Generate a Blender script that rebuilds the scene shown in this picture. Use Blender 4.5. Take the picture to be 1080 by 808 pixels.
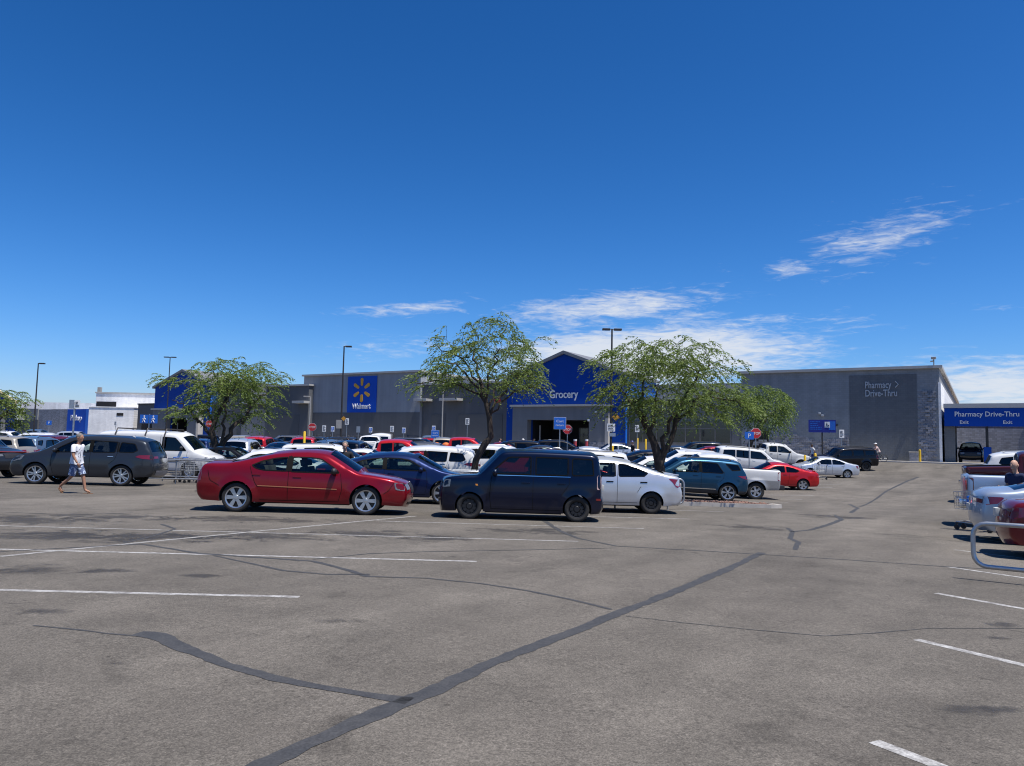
import bpy, bmesh, math, random
import numpy as np
from mathutils import Vector, Matrix
from mathutils.geometry import delaunay_2d_cdt
R = math.radians
for o in list(bpy.data.objects): bpy.data.objects.remove(o)
S = bpy.context.scene
COL = S.collection

# ------------------------------------------------------------------ camera, sky, sun, exposure
CAM_H = 1.6
cd = bpy.data.cameras.new('camera'); cam = bpy.data.objects.new('camera', cd); COL.objects.link(cam)
CM = Matrix.Rotation(math.pi/2 + R(4.5), 4, 'X') @ Matrix.Rotation(R(1.2), 4, 'Z')
cam.matrix_world = Matrix.Translation((0, 0, CAM_H)) @ CM
cd.sensor_width = 36; cd.lens = 36*800/1080; cd.clip_end = 12000; cd.clip_start = .05
S.camera = cam
S.view_settings.view_transform = 'Standard'; S.view_settings.look = 'None'
S.view_settings.gamma = 1; S.view_settings.use_curve_mapping = False
S.view_settings.exposure = 0.4
S.render.engine = 'CYCLES'
S.cycles.use_denoising = True
S.cycles.filter_width = 1.1; S.cycles.max_bounces = 8; S.cycles.transparent_max_bounces = 24; S.cycles.caustics_reflective = False; S.cycles.caustics_refractive = False
S.cycles.sample_clamp_indirect = 6

SUN = Vector((math.cos(R(70))*.790, -math.cos(R(70))*.613, math.sin(R(70)))).normalized()
W = bpy.data.worlds.new('World'); S.world = W; W.use_nodes = True
def sky_out(n, i): return n.outputs[i]
def build_world():
    nt = W.node_tree; N = nt.nodes; L = nt.links
    for n in list(N): N.remove(n)
    out = N.new('ShaderNodeOutputWorld'); bg = N.new('ShaderNodeBackground')
    sky = N.new('ShaderNodeTexSky'); sky.sky_type = 'NISHITA'; sky.sun_disc = False
    sky.sun_elevation = R(70); sky.sun_rotation = math.atan2(SUN.x, SUN.y); sky.altitude = 350
    sky.air_density = 1.0; sky.dust_density = .6; sky.ozone_density = 2.2
    def m(op, a, b=None, c=None):
        n = N.new('ShaderNodeMath'); n.operation = op
        for i, v in enumerate((a, b, c)):
            if v is None: continue
            if isinstance(v, (int, float)): n.inputs[i].default_value = v
            else: L.new(v, n.inputs[i])
        return n.outputs[0]
    # deepen the blue channel by channel, the way a phone camera renders a desert sky
    sc = N.new('ShaderNodeSeparateColor'); L.new(sky.outputs[0], sc.inputs[0]); cc = N.new('ShaderNodeCombineColor')
    for i, (k, g) in enumerate(((.88, 2.07), (.83, 1.43), (1.20, 1.40))):
        L.new(m('MULTIPLY', m('POWER', m('MULTIPLY', sky_out(sc, i), .132), g), k/.132), cc.inputs[i])
    tc = N.new('ShaderNodeTexCoord'); sp = N.new('ShaderNodeSeparateXYZ'); L.new(tc.outputs['Generated'], sp.inputs[0])
    x, y, z = sp.outputs
    az = m('MULTIPLY', m('ARCTAN2', x, y), 180/math.pi)
    el = m('MULTIPLY', m('ARCSINE', z), 180/math.pi)
    cb = N.new('ShaderNodeCombineXYZ'); L.new(az, cb.inputs[0]); L.new(el, cb.inputs[1])
    def noise(sx, sy, rot, scale, det, dist, off):
        mp = N.new('ShaderNodeMapping'); L.new(cb.outputs[0], mp.inputs[0])
        mp.inputs['Scale'].default_value = (sx, sy, 1); mp.inputs['Rotation'].default_value = (0, 0, R(rot)); mp.inputs['Location'].default_value = off
        n = N.new('ShaderNodeTexNoise'); n.inputs['Scale'].default_value = scale; n.inputs['Detail'].default_value = det
        n.inputs['Roughness'].default_value = .62; n.inputs['Distortion'].default_value = dist
        L.new(mp.outputs[0], n.inputs[0]); return n.outputs['Fac']
    wisp = noise(.10, .62, -6, 1.6, 9, 1.1, (3.1, 1.7, 0))
    fine = noise(.35, 1.6, -10, 1.9, 8, .8, (7, 3, 2))
    tex = m('ADD', m('MULTIPLY', wisp, .56), m('MULTIPLY', fine, .44))
    # azimuth, elevation, half width, half height, tilt, strength: each bank of cirrus over the store
    banks = [(10.0, 6.6, 13.0, 2.8, 3, 1.6), (7.5, 10.2, 9.5, 1.5, 6, .98), (-8.0, 9.8, 6.0, .8, 7, .85), (-9, 6.8, 7.5, 1.4, 6, .62), (1, 10.2, 5, .8, 8, .55),
             (26.0, 14.3, 6.6, 2.3, 14, .74), (20.6, 12.7, 3.6, 1.0, 8, .66), (30.5, 15.2, 3.0, .7, 20, .5), (16.2, 12.6, 2.2, .6, -18, .55), (23.5, 8.9, 3.6, .6, 0, .5),
             (33, 4.2, 14, 2.3, 1, 1.2), (35, 9.3, 5, .6, 0, .4), (13, 9.6, 5.5, 1.0, 5, .7), (18.0, 9.6, 1.6, .6, -10, .5), (-22, 3.0, 12, 1.2, 0, .4), (34.5, 15.5, 2.6, .6, -5, .4), (24, 4.6, 7, 1.1, 2, .7),
             (75, 9, 22, 6, 0, .7), (-80, 12, 25, 5, 0, .6), (150, 10, 30, 5, 0, .6)]
    tot = None
    for a, e, w, h, t, s in banks:
        da = m('SUBTRACT', az, a); de = m('SUBTRACT', el, e); c, sn = math.cos(R(t)), math.sin(R(t))
        u = m('ADD', m('MULTIPLY', da, c/w), m('MULTIPLY', de, sn/w))
        v = m('ADD', m('MULTIPLY', da, -sn/h), m('MULTIPLY', de, c/h))
        r2 = m('ADD', m('MULTIPLY', u, u), m('MULTIPLY', v, v))
        g = m('MULTIPLY', m('POWER', math.e, m('MULTIPLY', r2, -1.1)), s)
        tot = g if tot is None else m('MAXIMUM', tot, g)
    d = m('ADD', m('MULTIPLY_ADD', tex, 1.55, -.29), m('MULTIPLY', tot, .56))
    mr = N.new('ShaderNodeMapRange'); mr.interpolation_type = 'SMOOTHSTEP'; L.new(d, mr.inputs[0])
    mr.inputs[1].default_value = .70; mr.inputs[2].default_value = 1.24; mr.inputs[3].default_value = 0; mr.inputs[4].default_value = .9
    gate = m('MULTIPLY', mr.outputs[0], m('MINIMUM', m('MULTIPLY', tot, 5), 1))
    mix = N.new('ShaderNodeMix'); mix.data_type = 'RGBA'; L.new(gate, mix.inputs[0]); L.new(cc.outputs[0], mix.inputs[6]); mix.inputs[7].default_value = (5.7, 6.0, 6.5, 1)
    L.new(mix.outputs[2], bg.inputs[0]); bg.inputs[1].default_value = .10; L.new(bg.outputs[0], out.inputs[0])
build_world()
sl = bpy.data.lights.new('sun', 'SUN'); sl.energy = 4.9; sl.angle = R(.5); sl.color = (1, .955, .89)
so = bpy.data.objects.new('sun', sl); COL.objects.link(so); so.rotation_euler = SUN.to_track_quat('Z', 'Y').to_euler(); so.location = (20, -10, 60)

# ------------------------------------------------------------------ where things stand: the lot falls away from the viewer, then climbs to the store
FD = Vector((.850, -.527, 0)).normalized(); NN = Vector((.527, .850, 0)).normalized(); FO = Vector((0, 94.6, 0))
def lot(p, q):
    Q = [-400, -30, 0, 6, 13, 18, 26, 34, 42, 52, 62, 74, 79, 90, 6000]; Z = [.4, .3, 0, -.08, -.2, -.3, -.38, -.30, -.08, .08, .22, .48, .58, .6, .6]
    z = np.interp(np.array([q-2, q-1, q, q+1, q+2]), Q, Z).mean()
    t = min(1, max(0, (p+19)/10))*min(1, max(0, (3-p)/7)); t = t*t*(3-2*t); w = float(np.interp(q, [22, 42, 60, 77], [0, 1, 1, 0])); w = w*w*(3-2*w)
    return float(z) - .62*t*w
def gz(x, y): return lot(FD.x*x + FD.y*y, NN.x*x + NN.y*y)
def ray(px, py): return CM.to_3x3() @ Vector(((px-540)/800, -(py-404)/800, -1))
def ground(px, py):
    d = ray(px, py); lo, hi = .5, 400
    for _ in range(50):
        m = (lo+hi)/2
        if CAM_H + d.z*m > gz(d.x*m, d.y*m): lo = m
        else: hi = m
    return Vector((d.x*lo, d.y*lo, CAM_H + d.z*lo))
def at(px, py, Y):
    d = ray(px, py); k = Y/d.y; return Vector((d.x*k, Y, CAM_H + d.z*k))
def fac(s, w, z): p = FO + FD*s + NN*w; return Vector((p.x, p.y, z))

# ------------------------------------------------------------------ materials
MATS = {}
def newmat(name):
    m = bpy.data.materials.new(name); m.use_nodes = True; nt = m.node_tree; return m, nt, nt.nodes['Principled BSDF']
def mat(name, col, rough=.6, metal=0, var=.08, scale=6, bump=0, coat=0, spec=.5):
    if name in MATS: return MATS[name]
    m, nt, b = newmat(name); N, L = nt.nodes, nt.links
    b.inputs['Roughness'].default_value = rough; b.inputs['Metallic'].default_value = metal
    b.inputs['Specular IOR Level'].default_value = spec
    b.inputs['Coat Weight'].default_value = coat; b.inputs['Coat Roughness'].default_value = .04
    b.inputs['Base Color'].default_value = (*col, 1)
    if var or bump:
        tc = N.new('ShaderNodeTexCoord'); n = N.new('ShaderNodeTexNoise'); n.inputs['Scale'].default_value = scale; n.inputs['Detail'].default_value = 6
        L.new(tc.outputs['Object'], n.inputs[0])
        mp = N.new('ShaderNodeMapRange'); L.new(n.outputs[0], mp.inputs[0]); mp.inputs[1].default_value = .25; mp.inputs[2].default_value = .75
        mp.inputs[3].default_value = 1-var; mp.inputs[4].default_value = 1+var
        mx = N.new('ShaderNodeMix'); mx.data_type = 'RGBA'; mx.blend_type = 'MULTIPLY'; mx.inputs[0].default_value = 1
        mx.inputs[6].default_value = (*col, 1); L.new(mp.outputs[0], mx.inputs[7]); L.new(mx.outputs[2], b.inputs['Base Color'])
        if bump:
            bp = N.new('ShaderNodeBump'); bp.inputs['Strength'].default_value = bump; bp.inputs['Distance'].default_value = .02
            L.new(n.outputs[0], bp.inputs['Height']); L.new(bp.outputs[0], b.inputs['Normal'])
    MATS[name] = m; return m
def paint(name, col, metal=.25, rough=.32):
    k = 'paint_'+name
    if k in MATS: return MATS[k]
    m = mat(k, col, rough, metal, .04, 2.2, 0, .8, .12); nt = m.node_tree; N, L = nt.nodes, nt.links; b = N['Principled BSDF']
    b.inputs['Coat IOR'].default_value = 1.38
    # road dust: clings to the lower panels
    tc = N.new('ShaderNodeTexCoord'); sp = N.new('ShaderNodeSeparateXYZ'); L.new(tc.outputs['Object'], sp.inputs[0])
    n = N.new('ShaderNodeTexNoise'); n.inputs['Scale'].default_value = 3.5; n.inputs['Detail'].default_value = 7; L.new(tc.outputs['Object'], n.inputs[0])
    mr = N.new('ShaderNodeMapRange'); L.new(sp.outputs[2], mr.inputs[0]); mr.inputs[1].default_value = .6; mr.inputs[2].default_value = .2; mr.inputs[3].default_value = .004; mr.inputs[4].default_value = .10
    mu = N.new('ShaderNodeMath'); mu.operation = 'MULTIPLY'; L.new(mr.outputs[0], mu.inputs[0]); L.new(n.outputs[0], mu.inputs[1])
    old = b.inputs['Base Color'].links[0].from_socket
    mx = N.new('ShaderNodeMix'); mx.data_type = 'RGBA'; L.new(mu.outputs[0], mx.inputs[0]); L.new(old, mx.inputs[6]); mx.inputs[7].default_value = (.24, .2, .16, 1)
    L.new(mx.outputs[2], b.inputs['Base Color'])
    ra = N.new('ShaderNodeMath'); ra.operation = 'ADD'; L.new(mu.outputs[0], ra.inputs[0]); ra.inputs[1].default_value = .03; L.new(ra.outputs[0], b.inputs['Coat Roughness'])
    return m
def glass(name, tint):
    if name in MATS: return MATS[name]
    m = bpy.data.materials.new(name); m.use_nodes = True; nt = m.node_tree; N, L = nt.nodes, nt.links
    for n in list(N): N.remove(n)
    out = N.new('ShaderNodeOutputMaterial'); t = N.new('ShaderNodeBsdfTransparent'); t.inputs[0].default_value = (*tint, 1)
    g = N.new('ShaderNodeBsdfGlossy'); g.inputs['Roughness'].default_value = .02; g.inputs[0].default_value = (.9, .95, 1, 1)
    fr = N.new('ShaderNodeFresnel'); fr.inputs[0].default_value = 1.5; mx = N.new('ShaderNodeMixShader')
    L.new(fr.outputs[0], mx.inputs[0]); L.new(t.outputs[0], mx.inputs[1]); L.new(g.outputs[0], mx.inputs[2]); L.new(mx.outputs[0], out.inputs[0])
    MATS[name] = m; return m
G_CLEAR = glass('car_glass', (.66, .75, .71)); G_DARK = glass('privacy_glass', (.05, .055, .06)); G_WIND = glass('windshield_glass', (.68, .77, .73))
M_BLACK = mat('black_plastic', (.018, .018, .02), .55, 0, .15, 12)
M_TRIM = mat('rubber_trim', (.005, .005, .005), .7, 0, 0, 1, 0, 0, .1)
M_TYRE = mat('tyre_rubber', (.022, .021, .02), .85, 0, .25, 20, .2)
M_RIM = mat('alloy_rim', (.5, .51, .52), .32, .85, .08); M_STEEL = mat('dark_steel_rim', (.025, .025, .027), .45, .5, .1)
M_UNDER = mat('underbody', (.01, .01, .01), .9, 0, 0); M_SEAT = mat('seat_cloth', (.045, .043, .04), .9, 0, .2, 20); M_SEAT2 = mat('seat_cloth_tan', (.2, .17, .13), .9, 0, .2, 20)
M_HEAD = mat('headlight_lens', (.15, .155, .16), .25, .2, .35, 25, 0, .3); M_TAIL = mat('taillight_lens', (.17, .004, .006), .15, 0, .1, 30, 0, 1)
M_AMBER = mat('amber_lens', (.6, .22, .02), .2, 0, 0); M_CHROME = mat('chrome', (.7, .71, .72), .15, 1, 0); M_PLATE = mat('plate', (.55, .55, .52), .5, 0, .1, 30)
M_ORPLATE = mat('plate_orange', (.55, .13, .03), .5, 0, .1, 30)
M_GALV = mat('galvanised_steel', (.42, .43, .44), .38, .8, .15, 14); M_WHITE = mat('white_sign', (.75, .75, .74), .5, 0, .04)
M_YEL = mat('yellow_paint', (.72, .45, .02), .5, 0, .1); M_REDSIGN = mat('red_sign', (.45, .02, .02), .45, 0, .05); M_BLUESIGN = mat('blue_sign', (.012, .12, .5), .45, 0, .05)
M_POLE = mat('bronze_pole', (.045, .04, .038), .5, .4, .1); M_PALEPOLE = mat('pale_pole', (.36, .34, .31), .6, .3, .1); M_CONC = mat('concrete', (.42, .39, .35), .9, 0, .14, 3, .3)
M_BARK = mat('bark', (.055, .042, .032), .95, 0, .35, 9, .8); M_NAVY = mat('navy_sign', (.008, .02, .22), .5, 0, .05)

def leafmat(name, a, b_):
    m, nt, b = newmat(name); N, L = nt.nodes, nt.links
    gi = N.new('ShaderNodeNewGeometry'); tc = N.new('ShaderNodeTexCoord'); n = N.new('ShaderNodeTexNoise'); n.inputs['Scale'].default_value = 1.3; L.new(tc.outputs['Object'], n.inputs[0])
    ad = N.new('ShaderNodeMath'); ad.operation = 'MULTIPLY_ADD'; L.new(gi.outputs['Random Per Island'], ad.inputs[0]); ad.inputs[1].default_value = .55
    L.new(n.outputs[0], ad.inputs[2])
    rp = N.new('ShaderNodeValToRGB'); L.new(ad.outputs[0], rp.inputs[0]); rp.color_ramp.elements[0].position = .3; rp.color_ramp.elements[1].position = 1.15 if False else 1.0
    rp.color_ramp.elements[0].color = (*a, 1); rp.color_ramp.elements[1].color = (*b_, 1)
    L.new(rp.outputs[0], b.inputs['Base Color']); b.inputs['Roughness'].default_value = .55; b.inputs['Specular IOR Level'].default_value = .3
    tr = N.new('ShaderNodeBsdfTranslucent'); L.new(rp.outputs[0], tr.inputs[0]); mx = N.new('ShaderNodeMixShader'); mx.inputs[0].default_value = .38
    out = N['Material Output']; L.new(b.outputs[0], mx.inputs[1]); L.new(tr.outputs[0], mx.inputs[2]); L.new(mx.outputs[0], out.inputs[0]); return m
M_LEAF = leafmat('mesquite_leaf', (.078, .126, .024), (.195, .258, .06)); M_LEAF2 = leafmat('willow_leaf', (.085, .135, .03), (.18, .25, .06))
M_SAGE = leafmat('sage_leaf', (.12, .13, .08), (.22, .22, .15)); M_DARKLEAF = leafmat('dark_leaf', (.02, .04, .012), (.05, .08, .025))

def asphalt():
    m, nt, b = newmat('asphalt'); N, L = nt.nodes, nt.links
    tc = N.new('ShaderNodeTexCoord')
    def nz(scale, det, rough=.6, dist=0, vec=None):
        n = N.new('ShaderNodeTexNoise'); n.inputs['Scale'].default_value = scale; n.inputs['Detail'].default_value = det; n.inputs['Roughness'].default_value = rough; n.inputs['Distortion'].default_value = dist
        L.new(vec or tc.outputs['Object'], n.inputs[0]); return n.outputs[0]
    def mr(v, a, b2, c, d):
        n = N.new('ShaderNodeMapRange'); L.new(v, n.inputs[0]); n.inputs[1].default_value = a; n.inputs[2].default_value = b2; n.inputs[3].default_value = c; n.inputs[4].default_value = d; return n.outputs[0]
    def mul(a, b2):
        n = N.new('ShaderNodeMath'); n.operation = 'MULTIPLY'; L.new(a, n.inputs[0]); L.new(b2, n.inputs[1]); return n.outputs[0]
    mp = N.new('ShaderNodeMapping'); mp.vector_type = 'TEXTURE'; mp.inputs['Rotation'].default_value = (0, 0, R(58)); mp.inputs['Scale'].default_value = (6, 1, 1); L.new(tc.outputs['Object'], mp.inputs[0])
    lane = mr(nz(.55, 4, .6, .3, mp.outputs[0]), .32, .68, .80, 1.16)       # tyre-worn lanes run along the aisle
    big = mr(nz(.16, 5, .6, .5), .32, .68, .80, 1.16); mid = mr(nz(1.1, 7, .68), .32, .68, .82, 1.14); grit = mr(nz(75, 3, .8), .34, .66, .55, 1.5); grit2 = mr(nz(24, 3, .75), .34, .66, .80, 1.2)
    v = N.new('ShaderNodeTexVoronoi'); v.inputs['Scale'].default_value = 48; L.new(tc.outputs['Object'], v.inputs[0])
    chip = mr(v.outputs['Distance'], .0, .26, 1.7, 1.0)
    v2 = N.new('ShaderNodeTexVoronoi'); v2.inputs['Scale'].default_value = 5.5; L.new(tc.outputs['Object'], v2.inputs[0])
    sc = N.new('ShaderNodeSeparateColor'); L.new(v2.outputs['Color'], sc.inputs[0]); rad = mr(sc.outputs[0], .35, 1, .0, .13)
    pit = N.new('ShaderNodeMath'); pit.operation = 'GREATER_THAN'; L.new(v2.outputs['Distance'], pit.inputs[0]); L.new(rad, pit.inputs[1]); pits = mr(pit.outputs[0], 0, 1, .62, 1)
    blot = mr(nz(.7, 4, .6, 1.2), .60, .76, 1.0, .60); drip = mr(nz(2.6, 3, .6, .8), .66, .77, 1.0, .58)
    val = mul(mul(mul(mul(big, lane), mul(mid, pits)), mul(grit, grit2)), mul(chip, mul(blot, drip)))
    mx = N.new('ShaderNodeMix'); mx.data_type = 'RGBA'; mx.blend_type = 'MULTIPLY'; mx.inputs[0].default_value = 1
    mx.inputs[6].default_value = (.122, .1085, .0915, 1); L.new(val, mx.inputs[7]); L.new(mx.outputs[2], b.inputs['Base Color'])
    b.inputs['Roughness'].default_value = .92; b.inputs['Specular IOR Level'].default_value = .25
    bp = N.new('ShaderNodeBump'); bp.inputs['Strength'].default_value = .55; bp.inputs['Distance'].default_value = .008; L.new(nz(60, 4, .75), bp.inputs['Height']); L.new(bp.outputs[0], b.inputs['Normal'])
    return m
M_ASPH = asphalt()
def worn(name, col, under, amount, scale=9):
    m, nt, b = newmat(name); N, L = nt.nodes, nt.links; tc = N.new('ShaderNodeTexCoord')
    n = N.new('ShaderNodeTexNoise'); n.inputs['Scale'].default_value = scale; n.inputs['Detail'].default_value = 8; n.inputs['Roughness'].default_value = .75; L.new(tc.outputs['Object'], n.inputs[0])
    mr = N.new('ShaderNodeMapRange'); L.new(n.outputs[0], mr.inputs[0]); mr.inputs[1].default_value = .35; mr.inputs[2].default_value = .62; mr.inputs[3].default_value = 0; mr.inputs[4].default_value = amount
    g = N.new('ShaderNodeTexNoise'); g.inputs['Scale'].default_value = 60; g.inputs['Detail'].default_value = 3; L.new(tc.outputs['Object'], g.inputs[0])
    gm = N.new('ShaderNodeMapRange'); L.new(g.outputs[0], gm.inputs[0]); gm.inputs[1].default_value = .3; gm.inputs[2].default_value = .7; gm.inputs[3].default_value = .7; gm.inputs[4].default_value = 1.25
    mx = N.new('ShaderNodeMix'); mx.data_type = 'RGBA'; L.new(mr.outputs[0], mx.inputs[0]); mx.inputs[6].default_value = (*col, 1); mx.inputs[7].default_value = (*under, 1)
    m2 = N.new('ShaderNodeMix'); m2.data_type = 'RGBA'; m2.blend_type = 'MULTIPLY'; m2.inputs[0].default_value = 1; L.new(mx.outputs[2], m2.inputs[6]); L.new(gm.outputs[0], m2.inputs[7])
    L.new(m2.outputs[2], b.inputs['Base Color']); b.inputs['Roughness'].default_value = .85; return m
M_LINE = worn('worn_white_paint', (.46, .45, .43), (.13, .12, .11), .9); M_FAINT = worn('faded_white_paint', (.36, .35, .33), (.12, .11, .1), .9)
M_TAR = worn('crack_sealant', (.030, .031, .034), (.055, .054, .054), .8, 7); M_OIL = worn('oil_stain', (.085, .08, .076), (.15, .141, .133), 1.0, 4)
def soft_stain():
    m = bpy.data.materials.new('soft_oil_stain'); m.use_nodes = True; nt = m.node_tree; N, L = nt.nodes, nt.links; b = N['Principled BSDF']; b.inputs['Base Color'].default_value = (.045, .042, .04, 1); b.inputs['Roughness'].default_value = .75
    tc = N.new('ShaderNodeTexCoord'); mp = N.new('ShaderNodeMapping'); L.new(tc.outputs['Generated'], mp.inputs[0]); mp.inputs['Location'].default_value = (-1, -1, 0); mp.inputs['Scale'].default_value = (2, 2, 0)
    ln = N.new('ShaderNodeVectorMath'); ln.operation = 'LENGTH'; L.new(mp.outputs[0], ln.inputs[0])
    n = N.new('ShaderNodeTexNoise'); n.inputs['Scale'].default_value = 1.7; n.inputs['Detail'].default_value = 9; n.inputs['Roughness'].default_value = .68; n.inputs['Distortion'].default_value = .6; L.new(tc.outputs['Object'], n.inputs[0])
    a = N.new('ShaderNodeMath'); a.operation = 'MULTIPLY_ADD'; L.new(n.outputs[0], a.inputs[0]); a.inputs[1].default_value = -4.2; L.new(ln.outputs['Value'], a.inputs[2])
    mr = N.new('ShaderNodeMapRange'); mr.interpolation_type = 'SMOOTHSTEP'; L.new(a.outputs[0], mr.inputs[0]); mr.inputs[1].default_value = -1.15; mr.inputs[2].default_value = -2.15; mr.inputs[3].default_value = 0; mr.inputs[4].default_value = .55
    t = N.new('ShaderNodeBsdfTransparent'); mx = N.new('ShaderNodeMixShader'); L.new(mr.outputs[0], mx.inputs[0]); L.new(t.outputs[0], mx.inputs[1]); L.new(b.outputs[0], mx.inputs[2]); L.new(mx.outputs[0], N['Material Output'].inputs[0]); return m
M_SOFT = soft_stain()
M_DIRT = mat('desert_soil', (.26, .2, .15), .95, 0, .2, .3, .2); M_GRAVEL = mat('red_gravel', (.22, .13, .10), .95, 0, .45, 14, 1.0)

def blockwall(name, col, bw, bh, mortar=.85, bump=.25, var=.06):
    m, nt, b = newmat(name); N, L = nt.nodes, nt.links; tc = N.new('ShaderNodeTexCoord')
    mp = N.new('ShaderNodeMapping'); L.new(tc.outputs['Object'], mp.inputs[0]); mp.inputs['Rotation'].default_value = (R(-90), 0, 0)
    br = N.new('ShaderNodeTexBrick'); L.new(mp.outputs[0], br.inputs[0]); br.inputs['Scale'].default_value = 1; br.inputs['Brick Width'].default_value = bw; br.inputs['Row Height'].default_value = bh; br.inputs['Mortar Size'].default_value = .012
    br.inputs['Color1'].default_value = (*[c*(1+var) for c in col], 1); br.inputs['Color2'].default_value = (*[c*(1-var) for c in col], 1); br.inputs['Mortar'].default_value = (*[c*mortar for c in col], 1)
    n = N.new('ShaderNodeTexNoise'); n.inputs['Scale'].default_value = .5; n.inputs['Detail'].default_value = 6; L.new(tc.outputs['Object'], n.inputs[0])
    mr = N.new('ShaderNodeMapRange'); L.new(n.outputs[0], mr.inputs[0]); mr.inputs[1].default_value = .3; mr.inputs[2].default_value = .7; mr.inputs[3].default_value = .93; mr.inputs[4].default_value = 1.07
    mx = N.new('ShaderNodeMix'); mx.data_type = 'RGBA'; mx.blend_type = 'MULTIPLY'; mx.inputs[0].default_value = 1; L.new(br.outputs[0], mx.inputs[6]); L.new(mr.outputs[0], mx.inputs[7])
    m2 = N.new('ShaderNodeMapping'); L.new(tc.outputs['Object'], m2.inputs[0]); m2.inputs['Scale'].default_value = (1.1, 1.1, .05); n2 = N.new('ShaderNodeTexNoise'); n2.inputs['Scale'].default_value = 1.4; n2.inputs['Detail'].default_value = 7; L.new(m2.outputs[0], n2.inputs[0])
    r2 = N.new('ShaderNodeMapRange'); L.new(n2.outputs[0], r2.inputs[0]); r2.inputs[1].default_value = .3; r2.inputs[2].default_value = .7; r2.inputs[3].default_value = .90; r2.inputs[4].default_value = 1.07
    mz = N.new('ShaderNodeMix'); mz.data_type = 'RGBA'; mz.blend_type = 'MULTIPLY'; mz.inputs[0].default_value = 1; L.new(mx.outputs[2], mz.inputs[6]); L.new(r2.outputs[0], mz.inputs[7])
    L.new(mz.outputs[2], b.inputs['Base Color']); b.inputs['Roughness'].default_value = .85
    bp = N.new('ShaderNodeBump'); bp.inputs['Strength'].default_value = bump; bp.inputs['Distance'].default_value = .02; L.new(br.outputs['Fac'], bp.inputs['Height']); bp.invert = True; L.new(bp.outputs[0], b.inputs['Normal'])
    return m
B_MID = blockwall('grey_painted_block', (.235, .25, .262), .4, .2); B_DARKP = blockwall('charcoal_panel_block', (.125, .135, .145), .4, .2)
B_LIGHT = blockwall('light_grey_stucco', (.27, .285, .305), 3.0, 2.6, .93, .1, .01); B_DARK = blockwall('charcoal_stucco', (.095, .10, .108), 3.2, 2.3, .88, .12, .01)
B_WHITE = blockwall('white_painted_block', (.82, .81, .79), .4, .2, .92); B_STONE = blockwall('grey_split_block', (.25, .255, .28), .4, .2, .7, .5, .2)
B_CREAM = blockwall('cream_stucco', (.42, .40, .37), 3, 2, .94, .1, .01); B_GREYL = blockwall('pale_grey_panel', (.24, .24, .235), 2, 1.2, .9, .1, .01)
B_PORT = blockwall('portico_grey', (.165, .17, .178), 2.4, 1.2, .9, .1, .01)
B_BLUE = mat('royal_blue_paint', (.0012, .048, .30), .6, 0, .06, .6, 0, 0, .15); B_SIGN = mat('sign_blue_paint', (.003, .075, .46), .55, 0, .05, .6, 0, 0, .2); B_CANOPY = mat('canopy_blue_paint', (.0015, .058, .36), .55, 0, .05, .6, 0, 0, .2); B_BLUE_SUN = mat('sunlit_blue_paint', (.01, .15, .62), .55, 0, .05, .6)  # last one: the royal blue with sunlight put into its colour
B_COPING = mat('pale_metal_coping', (.42, .41, .39), .55, .1, .08, 1); B_ROOF = mat('grey_metal_roof', (.2, .2, .2), .5, .2, .08, 1); B_INK = mat('dark_interior', (.012, .012, .014), .9, 0, 0)
B_GLASS = mat('storefront_glass', (.012, .014, .017), .06, 0, 0, 1, 0, 0, .8); B_FRAME = mat('bronze_mullion', (.16, .155, .15), .5, .5, .05); B_TEXT = mat('white_letter', (.74, .74, .74), .5, 0, .02); B_SPARK = mat('spark_yellow', (.66, .33, .018), .5, 0, .03)
B_TEXTG = mat('pale_letter', (.42, .44, .46), .5, 0, .02)

# ------------------------------------------------------------------ helpers
def tag(o, label=None, cat=None, group=None, kind=None):
    if label: o['label'] = label
    if cat: o['category'] = cat
    if group: o['group'] = group
    if kind: o['kind'] = kind
    return o
def empty(name, loc=(0, 0, 0), rz=0, label=None, cat=None, group=None):
    o = bpy.data.objects.new(name, None); COL.objects.link(o); o.location = loc; o.rotation_euler = (0, 0, rz); o.empty_display_size = .2
    return tag(o, label, cat, group)
def obj(name, bm, m, parent=None, smooth=None):
    me = bpy.data.meshes.new(name)
    if isinstance(bm, bmesh.types.BMesh): bm.to_mesh(me); bm.free()
    else: me = bm
    if m is not None:
        for q in (m if isinstance(m, (list, tuple)) else [m]): me.materials.append(q)
    if smooth is not None:
        for p in me.polygons: p.use_smooth = True
        me.set_sharp_from_angle(angle=R(smooth))
    o = bpy.data.objects.new(name, me); COL.objects.link(o)
    if parent: o.parent = parent
    return o
def box(bm, x0, x1, y0, y1, z0, z1, bev=0, M=None):
    g = bmesh.ops.create_cube(bm, size=1)['verts']
    bmesh.ops.scale(bm, vec=(x1-x0, y1-y0, z1-z0), verts=g); bmesh.ops.translate(bm, vec=((x0+x1)/2, (y0+y1)/2, (z0+z1)/2), verts=g)
    if bev:
        es = list({e for v in g for e in v.link_edges}); r = bmesh.ops.bevel(bm, geom=es, offset=bev, segments=2, affect='EDGES', profile=.7); g = list({v for f in r['faces'] for v in f.verts} | {v for v in g if v.is_valid})
    if M is not None: bmesh.ops.transform(bm, matrix=M, verts=g)
    return bm
def B(): return bmesh.new()
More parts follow.
